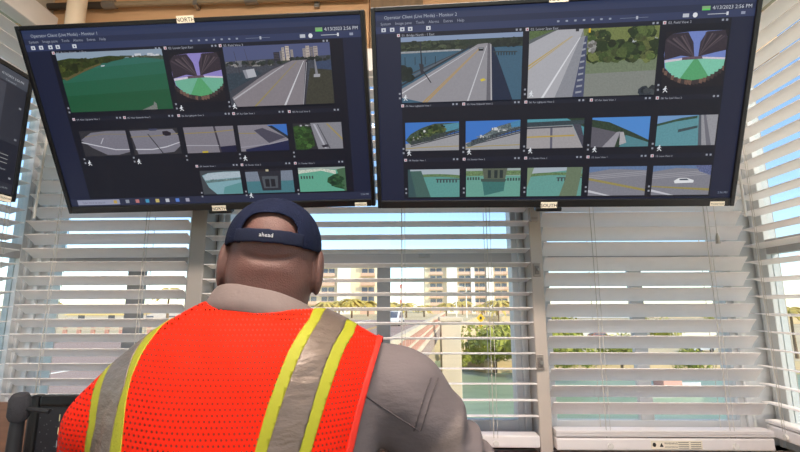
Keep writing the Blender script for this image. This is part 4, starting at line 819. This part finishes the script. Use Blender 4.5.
M_bwall = mat('cream_render', (244, 224, 186), .8, var=.03, scale=.2); M_bwhite = mat('white_render', (252, 246, 232), .8); M_bglass = mat('far_glass', (108, 112, 122), .2); M_bal2 = mat('balcony_front', (226, 186, 158), .8)
# far shore
poly = [(-260, 30), (-30, 33), (-22, 60), (-4, 66), (8, 70), (14, 100), (70, 160), (400, 200), (400, 400), (-260, 400)]
o = MB().prism(poly, ZW-.5, ZR-.05).build('far_shore', M_sand); tag(o, 'sandy far shore with sea wall beyond the water', 'ground', kind='structure')
ZB = -5.2
o = MB().prism([(5.5, 64), (9, 58), (60, 57), (400, 80), (400, 215), (60, 175), (6, 110)], ZW-.5, ZB).prism([(5.2, 63), (9, 56.6), (60, 55.6), (400, 78), (400, 80), (60, 57), (9, 58), (5.5, 64)], ZW-.5, ZW+.45).build('shore_bank', M_sand); tag(o, 'low sandy bank across the water right of the bridge', 'ground', kind='structure')
# road deck: from beside the house to the far shore
N0, N1 = on_z(385, 400, ZR)[:2], on_z(446, 320, ZR)[:2]; dr = (N1-N0)/np.linalg.norm(N1-N0); lf = np.array([-dr[1], dr[0]])
e = empty('bridge_deck', (0, 0, 0)); e['kind'] = 'structure'
nearp = N0-dr*8.5
MB().prism([tuple(nearp), tuple(N1), tuple(N1+lf*26), tuple(nearp+lf*26)], ZR-.9, ZR).build('road_slab', M_road, e)
for k in (7.2, 7.6): a, b2 = nearp+lf*k, N1+lf*k; MB().prism([tuple(a), tuple(b2), tuple(b2+lf*.18), tuple(a+lf*.18)], ZR, ZR+.012).build('lane_line', mat('yellow_paint', (226, 180, 70), .7), e)
for k in (2.2, 13.2): a, b2 = nearp+lf*k, N1+lf*k; MB().prism([tuple(a), tuple(b2), tuple(b2+lf*.18), tuple(a+lf*.18)], ZR, ZR+.012).build('lane_line', M_bwhite, e)
for k in range(4):
    c = N0+dr*(6+18*k)+lf*3; MB().box((c[0]-2.4, c[1]-1, ZW-1), (c[0]+2.2, c[1]+1, ZR-.9)).build('pier', M_conc, e)
def railing(a, b2, label, step, posts=True):
    a, b2 = np.array(a), np.array(b2); L = np.linalg.norm(b2-a); d = (b2-a)/L; rot = math.atan2(d[1], d[0])
    e = empty('bridge_railing', (a[0], a[1], ZR), rot, label, 'railing')
    MB().box((0, -.14, 1.18), (L, .14, 1.42)).build('top_rail', M_conc, e); MB().box((0, -.12, .66), (L, .12, .78)).build('middle_rail', M_conc, e); MB().box((0, -.16, 0), (L, .16, .28)).build('base_curb', M_conc, e)
    me = MB().box((-.13, -.10, .28), (.13, .10, 1.18)).mesh('baluster'); me.materials.append(M_bal)
    n = int(L/step)
    for i in range(min(n, 110)): link('baluster', me, None, e, ((i+.5)*step, 0, 0))
railing(tuple(N0-dr*8+lf*.2), tuple(N1+lf*.2), 'pale concrete bridge railing with pink balusters nearest the water', .72)
railing(tuple(on_z(-40, 338, ZR)[:2]), tuple(on_z(215, 338, ZR)[:2]), 'pale concrete railing with balusters across the far side of the road', 1.15)
# concrete dolphin beside the bridge
q = on_z(453, 402, ZW); ht = on_y(452, 317, q[1])[2]-ZW
o = MB().box((-.9, -.6, -1), (.75, 1.6, ht-.35)).box((-1.05, -.75, ht-.35), (.9, 1.75, ht)).build('concrete_pier', M_conc, None, .05, loc=(q[0], q[1], ZW)); tag(o, 'pale concrete pier standing in the water beside the bridge', 'pier')
# parked cars and van
def car(px, py, col, label, rot, big=1, zg=ZR):
    q = on_z(px, py, zg); e = empty('van' if big > 1.1 else 'car', (q[0], q[1], zg), rot, label, 'van' if big > 1.1 else 'car')
    m = MB(); pr = [(-2.1, .35), (2.1, .35), (2.15, .8), (1.3, .95), (.8, 1.42*big), (-1.3, 1.45*big), (-2.0, 1.0), (-2.15, .7)]
    n_ = len(pr); V = [(x, -.85, z) for x, z in pr]+[(x, .85, z) for x, z in pr]; m.add(V, [tuple(range(n_)), tuple(range(n_, 2*n_))[::-1]]+[(i, n_+i, n_+(i+1) % n_, (i+1) % n_) for i in range(n_)]); m.build('body', mat('car_paint_%d' % sum(col), col, .25, coat=.5), e, .06)
    for s in (-1, 1): MB().add([(.72, s*.862, 1.32*big), (-1.2, s*.862, 1.34*big), (-1.5, s*.862, 1.0), (1.1, s*.862, .98)], [(0, 1, 2, 3)]).build('side_window', M_bglass, e)
    MB().add([(-1.42, -.7, 1.40*big), (-1.42, .7, 1.40*big), (-2.02, .7, 1.03), (-2.02, -.7, 1.03)], [(0, 1, 2, 3)]).build('rear_window', M_bglass, e)
    for x in (-1.3, 1.3):
        for s in (-1, 1): MB().tube([(x, s*.72, .34), (x, s*.9, .34)], .34, 14).build('wheel', M_black, e)
car(395, 325.5, (250, 250, 246), 'white car on the road behind the middle window mullion', math.radians(80), 1.25)
car(640, 346, (236, 236, 232), 'white car parked on the low bank seen through the nearly closed blind', math.radians(10), zg=ZB)
car(700, 352, (206, 210, 216), 'silver car parked on the low bank by the right wall corner', math.radians(20), zg=ZB)
car(600, 340, (150, 60, 52), 'red car parked on the low bank beside the white waterside house', math.radians(5), zg=ZB)
# palms
def palm(px, base_y, Y, h, label, n=26, r=2.2, group='palms on the far shore', z0=ZR-.1):
    q = on_y(px, base_y, Y); top = q[2]; e = empty('palm_tree', (q[0], Y, z0), random.uniform(0, 6), label, 'palm', group)
    H = top-z0; MB().tube([(0, 0, 0), (.1, 0, H*.5), (.05, 0, H)], [.22, .16, .14], 7).build('trunk', M_trunk, e)
    m = MB()
    for i in range(n):
        a = 2.4*i+random.uniform(-.2, .2); up = random.uniform(-.5, 1.0); L = r*random.uniform(.8, 1.1); V = []; K = 6
        for k in range(K+1):
            t = k/K; w_ = .30*math.sin(math.pi*min(t*.9+.1, 1))*r/2.2; x = L*t; z = H+up*L*.6*t-(.9+.3*up)*L*t*t*.7
            for s in (-1, 0, 1): V.append((.05+x*math.cos(a)-s*w_*math.sin(a), x*math.sin(a)+s*w_*math.cos(a), z-abs(s)*w_*.5))
        m.add(V, [(k*3+j, k*3+j+1, k*3+j+4, k*3+j+3) for k in range(K) for j in (0, 1)], True)
    m.build('crown', M_palm, e); return e
random.seed(3)
PL = lambda px: ('palm standing before the apartment block with windows in pairs', 'palms before the block with paired windows') if px < 380 else (('palm standing between the two apartment blocks', 'palms between the blocks') if px < 426 else ('palm standing before the wide apartment block with balconies', 'palms before the wide block'))
for px, y, Y, r in ((498, 302, 104, 3.6), (482, 305, 120, 2.8), (462, 302, 126, 3.0), (446, 304, 112, 2.6), (424, 306, 104, 2.2), (406, 304, 96, 2.5), (391, 303, 108, 2.6), (368, 302, 110, 2.8), (352, 300, 96, 2.8), (339, 302, 108, 2.8), (325, 303, 92, 2.6), (515, 304, 122, 3.2)): palm(px, y, Y, 0, PL(px)[0], n=34, r=r*1.15, group=PL(px)[1], z0=-1.1 if px < 440 else ZB-.1)
palm(170, 289, 66, 0, 'tall palm seen through the left blind beside the grey post', r=2.6, group=None); palm(52, 301, 92, 0, 'palm seen through the left blind by the low yellow roof', r=2.6, group=None)
palm(790, 308, 60, 0, 'palm seen through the blind along the right wall', r=2.2, group=None, z0=ZB-.1)
# leafy trees and bushes
def bush(px, base_y, zb, rad, label, name='leafy_tree', group=None, nl=1500, q=None, flat=.8):
    q = on_z(px, base_y, zb) if q is None else q; e = empty(name, (q[0], q[1], zb), 0, label, 'tree', group); m = MB(); tk = MB()
    tk.tube([(0, 0, -.2), (.1, 0, rad*.5), (0, .1, rad*flat)], [rad*.07, rad*.05, rad*.03], 7); tk.build('trunk', M_trunk, e)
    lobes = [(random.gauss(0, .45)*rad, random.gauss(0, .4)*rad, rad*flat*random.uniform(.5, 1.25), rad*random.uniform(.35, .6)) for _ in range(11)]
    P_ = []
    for i in range(nl):
        x, y, z, r = random.choice(lobes); d = np.array([random.gauss(0, 1) for _ in range(3)]); d /= np.linalg.norm(d); P_.append((np.array([x, y, z])+d*r*random.uniform(.75, 1.05), d))
    for c, d in P_:
        c[2] = max(c[2], .1); a = np.cross(d, [random.gauss(0, 1) for _ in range(3)]); a /= np.linalg.norm(a)+1e-9; b = np.cross(d, a)+.5*np.array([0, 0, -1]); s = rad*.075*random.uniform(.7, 1.4)
        m.add([c-a*s*.6, c+b*s, c+a*s*.6, c-b*s], [(0, 1, 2, 3)])
    m.build('foliage', M_hedge, e); return e
bush(495, 371, ZW+.4, 3.9, nl=2600, label= 'bushy green tree on the bank across the water, right of the bridge'); bush(463, 366, ZB, 1.0, 'low green bush on the bank beside the bridge end', 'leafy_bush')
bush(566, 369, ZB, 3.3, 'wide green tree on the bank under the white waterside house'); bush(622, 366, ZB, 2.4, 'smaller green tree on the bank beside the red car')
bush(556, 344, ZB, 4.4, 'tall yellow green tree standing behind the wide bank tree'); bush(662, 342, ZB, 3.0, 'round green tree between the white waterside house and the tan roofed house')
bush(735, 340, ZB, 4.0, 'green tree standing at the far end of the tan roofed house'); bush(700, 372, ZB, 1.8, 'low bush on the bank edge beside the silver car', 'leafy_bush')
# apartment blocks
def block(label, x0, x1, Y, z1, floors, bays, wings):
    e = empty('apartment_block', ((x0+x1)/2, Y, ZR-.1), 0, label, 'building'); w = (x1-x0)/2; H = z1-ZR; fh = H/floors
    MB().box((-w, 0, 0), (w, 14, H)).build('wall', M_bwall, e); MB().box((-w-.3, -.3, H), (w+.3, 14.3, H+.5)).build('roof_parapet', M_bwhite, e)
    wm = MB().box((-.85, -.14, -.85), (.85, .02, .85)).mesh('window'); wm.materials.append(M_bglass); bm_ = MB().box((-2.2, -1.3, 0), (2.2, 0, .18)).box((-2.2, -1.3, .18), (2.2, -1.2, 1.0)).mesh('balcony'); bm_.materials.append(M_bal2)
    for c, ww in wings: MB().box((c-ww/2, -1.6, 0), (c+ww/2, 0, H)).build('stair_tower', M_bwhite, e)
    for b in bays:
        for f in range(floors):
            for s in (-1.05, 1.05): link('window', wm, None, e, (b+s, 0, fh*(f+.55)))
            link('balcony', bm_, None, e, (b, 0, fh*f+.05))
    return e
block('cream apartment block left of the middle window mullion with windows in pairs', on_y(306, 280, 140)[0], on_y(375, 280, 140)[0], 140, 16.2, 6, (-9.2, -3.8, 8.6), ((1.2, 3.8),))
block('wide cream apartment block right of the middle window mullion with balconies', on_y(425, 280, 150)[0], on_y(511, 280, 150)[0], 150, 16.5, 7, (-10.5, -1.0, 3.6, 10.8), ((-5.4, 3.4), (7.0, 2.2), (1.4, 1.2)))
def house(label, px0, px1, py, Y, z1, roof, colr, zg=ZR):
    a, b = on_y(px0, py, Y), on_y(px1, py, Y); w = (b[0]-a[0])/2; e = empty('low_house', ((a[0]+b[0])/2, Y, zg-.1), 0, label, 'house'); H = z1-zg
    MB().box((-w, 0, 0), (w, 8, H)).build('wall', M_bwhite, e); MB().add([(-w-.5, -.6, H), (w+.5, -.6, H), (w+.5, 8.6, H), (-w-.5, 8.6, H), (-w*.8, 4, H+roof), (w*.8, 4, H+roof)], [(0, 1, 5, 4), (1, 2, 5), (2, 3, 4, 5), (3, 0, 4), (3, 2, 1, 0)]).build('roof', mat('roof_%d' % sum(colr), colr, .8, var=.08, scale=1), e)
    k = max(2, int(w/2)); wm = MB().box((-.6, -.06, -.6), (.6, .05, .6)).mesh('window'); wm.materials.append(M_bglass)
    for i in range(k): link('window', wm, None, e, (-w+(i+.5)*2*w/k, 0, H*.55))
house('low white house with yellow roof seen through the left blind', 68, 128, 305, 82, 0.0, 1.2, (232, 196, 120)); house('low white house with pale roof across the road from the grey post', 140, 184, 308, 84, -.6, 1.0, (226, 206, 180))
house('white waterside house with grey roof behind the nearly closed blind', 566, 640, 320, 96, -1.0, 1.6, (200, 196, 190), ZB); house('long white house with tan roof by the right wall corner', 655, 742, 320, 104, -1.2, 1.8, (216, 190, 156), ZB)
# street furniture
q = on_y(481, 326, 64); e = empty('warning_sign', (q[0], 64, ZB-.06), 0, 'yellow diamond road sign on a post in front of the palms', 'sign')
zc = on_y(480, 318, 64)[2]-(ZB-.06); r = .62
MB().tube([(0, .06, 0), (0, .06, zc)], .06, 8).build('post', M_metal, e); M_sg = mat('sign_yellow', (252, 196, 20), .5)
MB().add([(0, 0, zc+r), (r, 0, zc), (0, 0, zc-r), (-r, 0, zc), (0, .05, zc+r), (r, .05, zc), (0, .05, zc-r), (-r, .05, zc)], [(0, 1, 2, 3), (7, 6, 5, 4)]+[(i, (i+1) % 4, 4+(i+1) % 4, 4+i) for i in range(4)]).build('sign_plate', M_sg, e)
MB().box((-.28, 0, zc-r-.75), (.28, .05, zc-r-.1)).build('sub_plate', M_sg, e); MB().box((-.14, -.02, zc-.2), (.14, -.002, zc+.2)).build('symbol', M_ink, e)
def lamp(px, ytop, Y, label, gp):
    q = on_y(px, ytop, Y); e = empty('street_lamp', (q[0], Y, ZR-.1), 0, label, 'street lamp', gp); h = q[2]-ZR
    MB().tube([(0, 0, 0), (0, 0, h)], [.13, .08], 8).build('pole', M_bwhite, e); MB().tube([(0, 0, h), (-1.2, 0, h+.25)], .05, 6).build('arm', M_bwhite, e); MB().box((-1.9, -.15, h+.18), (-1.1, .15, h+.32)).build('lamp_head', M_bwhite, e)
lamp(466, 287, 96, 'white street lamp in front of the wide apartment block', None); lamp(456, 292, 100, 'second white lamp pole in front of the wide apartment block', None)
q = on_y(401, 284, 118); e = empty('striped_mast', (q[0], 118, ZR-.1), 0, 'red and white striped mast between the apartment blocks', 'mast'); h = q[2]-ZR
for i in range(8): MB().tube([(0, 0, h*i/8), (0, 0, h*(i+1)/8)], .28, 8).build('mast_band', mat('mast_red', (222, 96, 80), .6) if i % 2 else M_bwhite, e)
# moored boat
q = on_z(672, 396, ZW); e = empty('boat', (q[0], q[1], ZW-.15), math.radians(8), 'small white boat with pink cabin moored on the water', 'boat')
V = []
for i, (x, w_, zk) in enumerate(((-2.6, .95, 0), (-1, 1.1, 0), (.8, 1.0, 0), (2.0, .6, .1), (2.9, .05, .35))):
    V += [(x, -w_, .95+.08*i), (x, -w_*.6, zk), (x, w_*.6, zk), (x, w_, .95+.08*i)]
MB().add(V, [(i*4+k, i*4+k+1, i*4+k+5, i*4+k+4) for i in range(4) for k in range(3)]+[(0, 1, 2, 3)]+[(i*4, i*4+4, i*4+7, i*4+3) for i in range(4)]).build('hull', M_bwhite, e)
MB().box((-1.2, -.7, .95), (.6, .7, 1.75)).build('cabin', mat('boat_pink', (226, 170, 150), .6), e, .05); MB().box((-1.4, -.8, 1.75), (.8, .8, 1.83)).build('cabin_roof', M_bwhite, e)
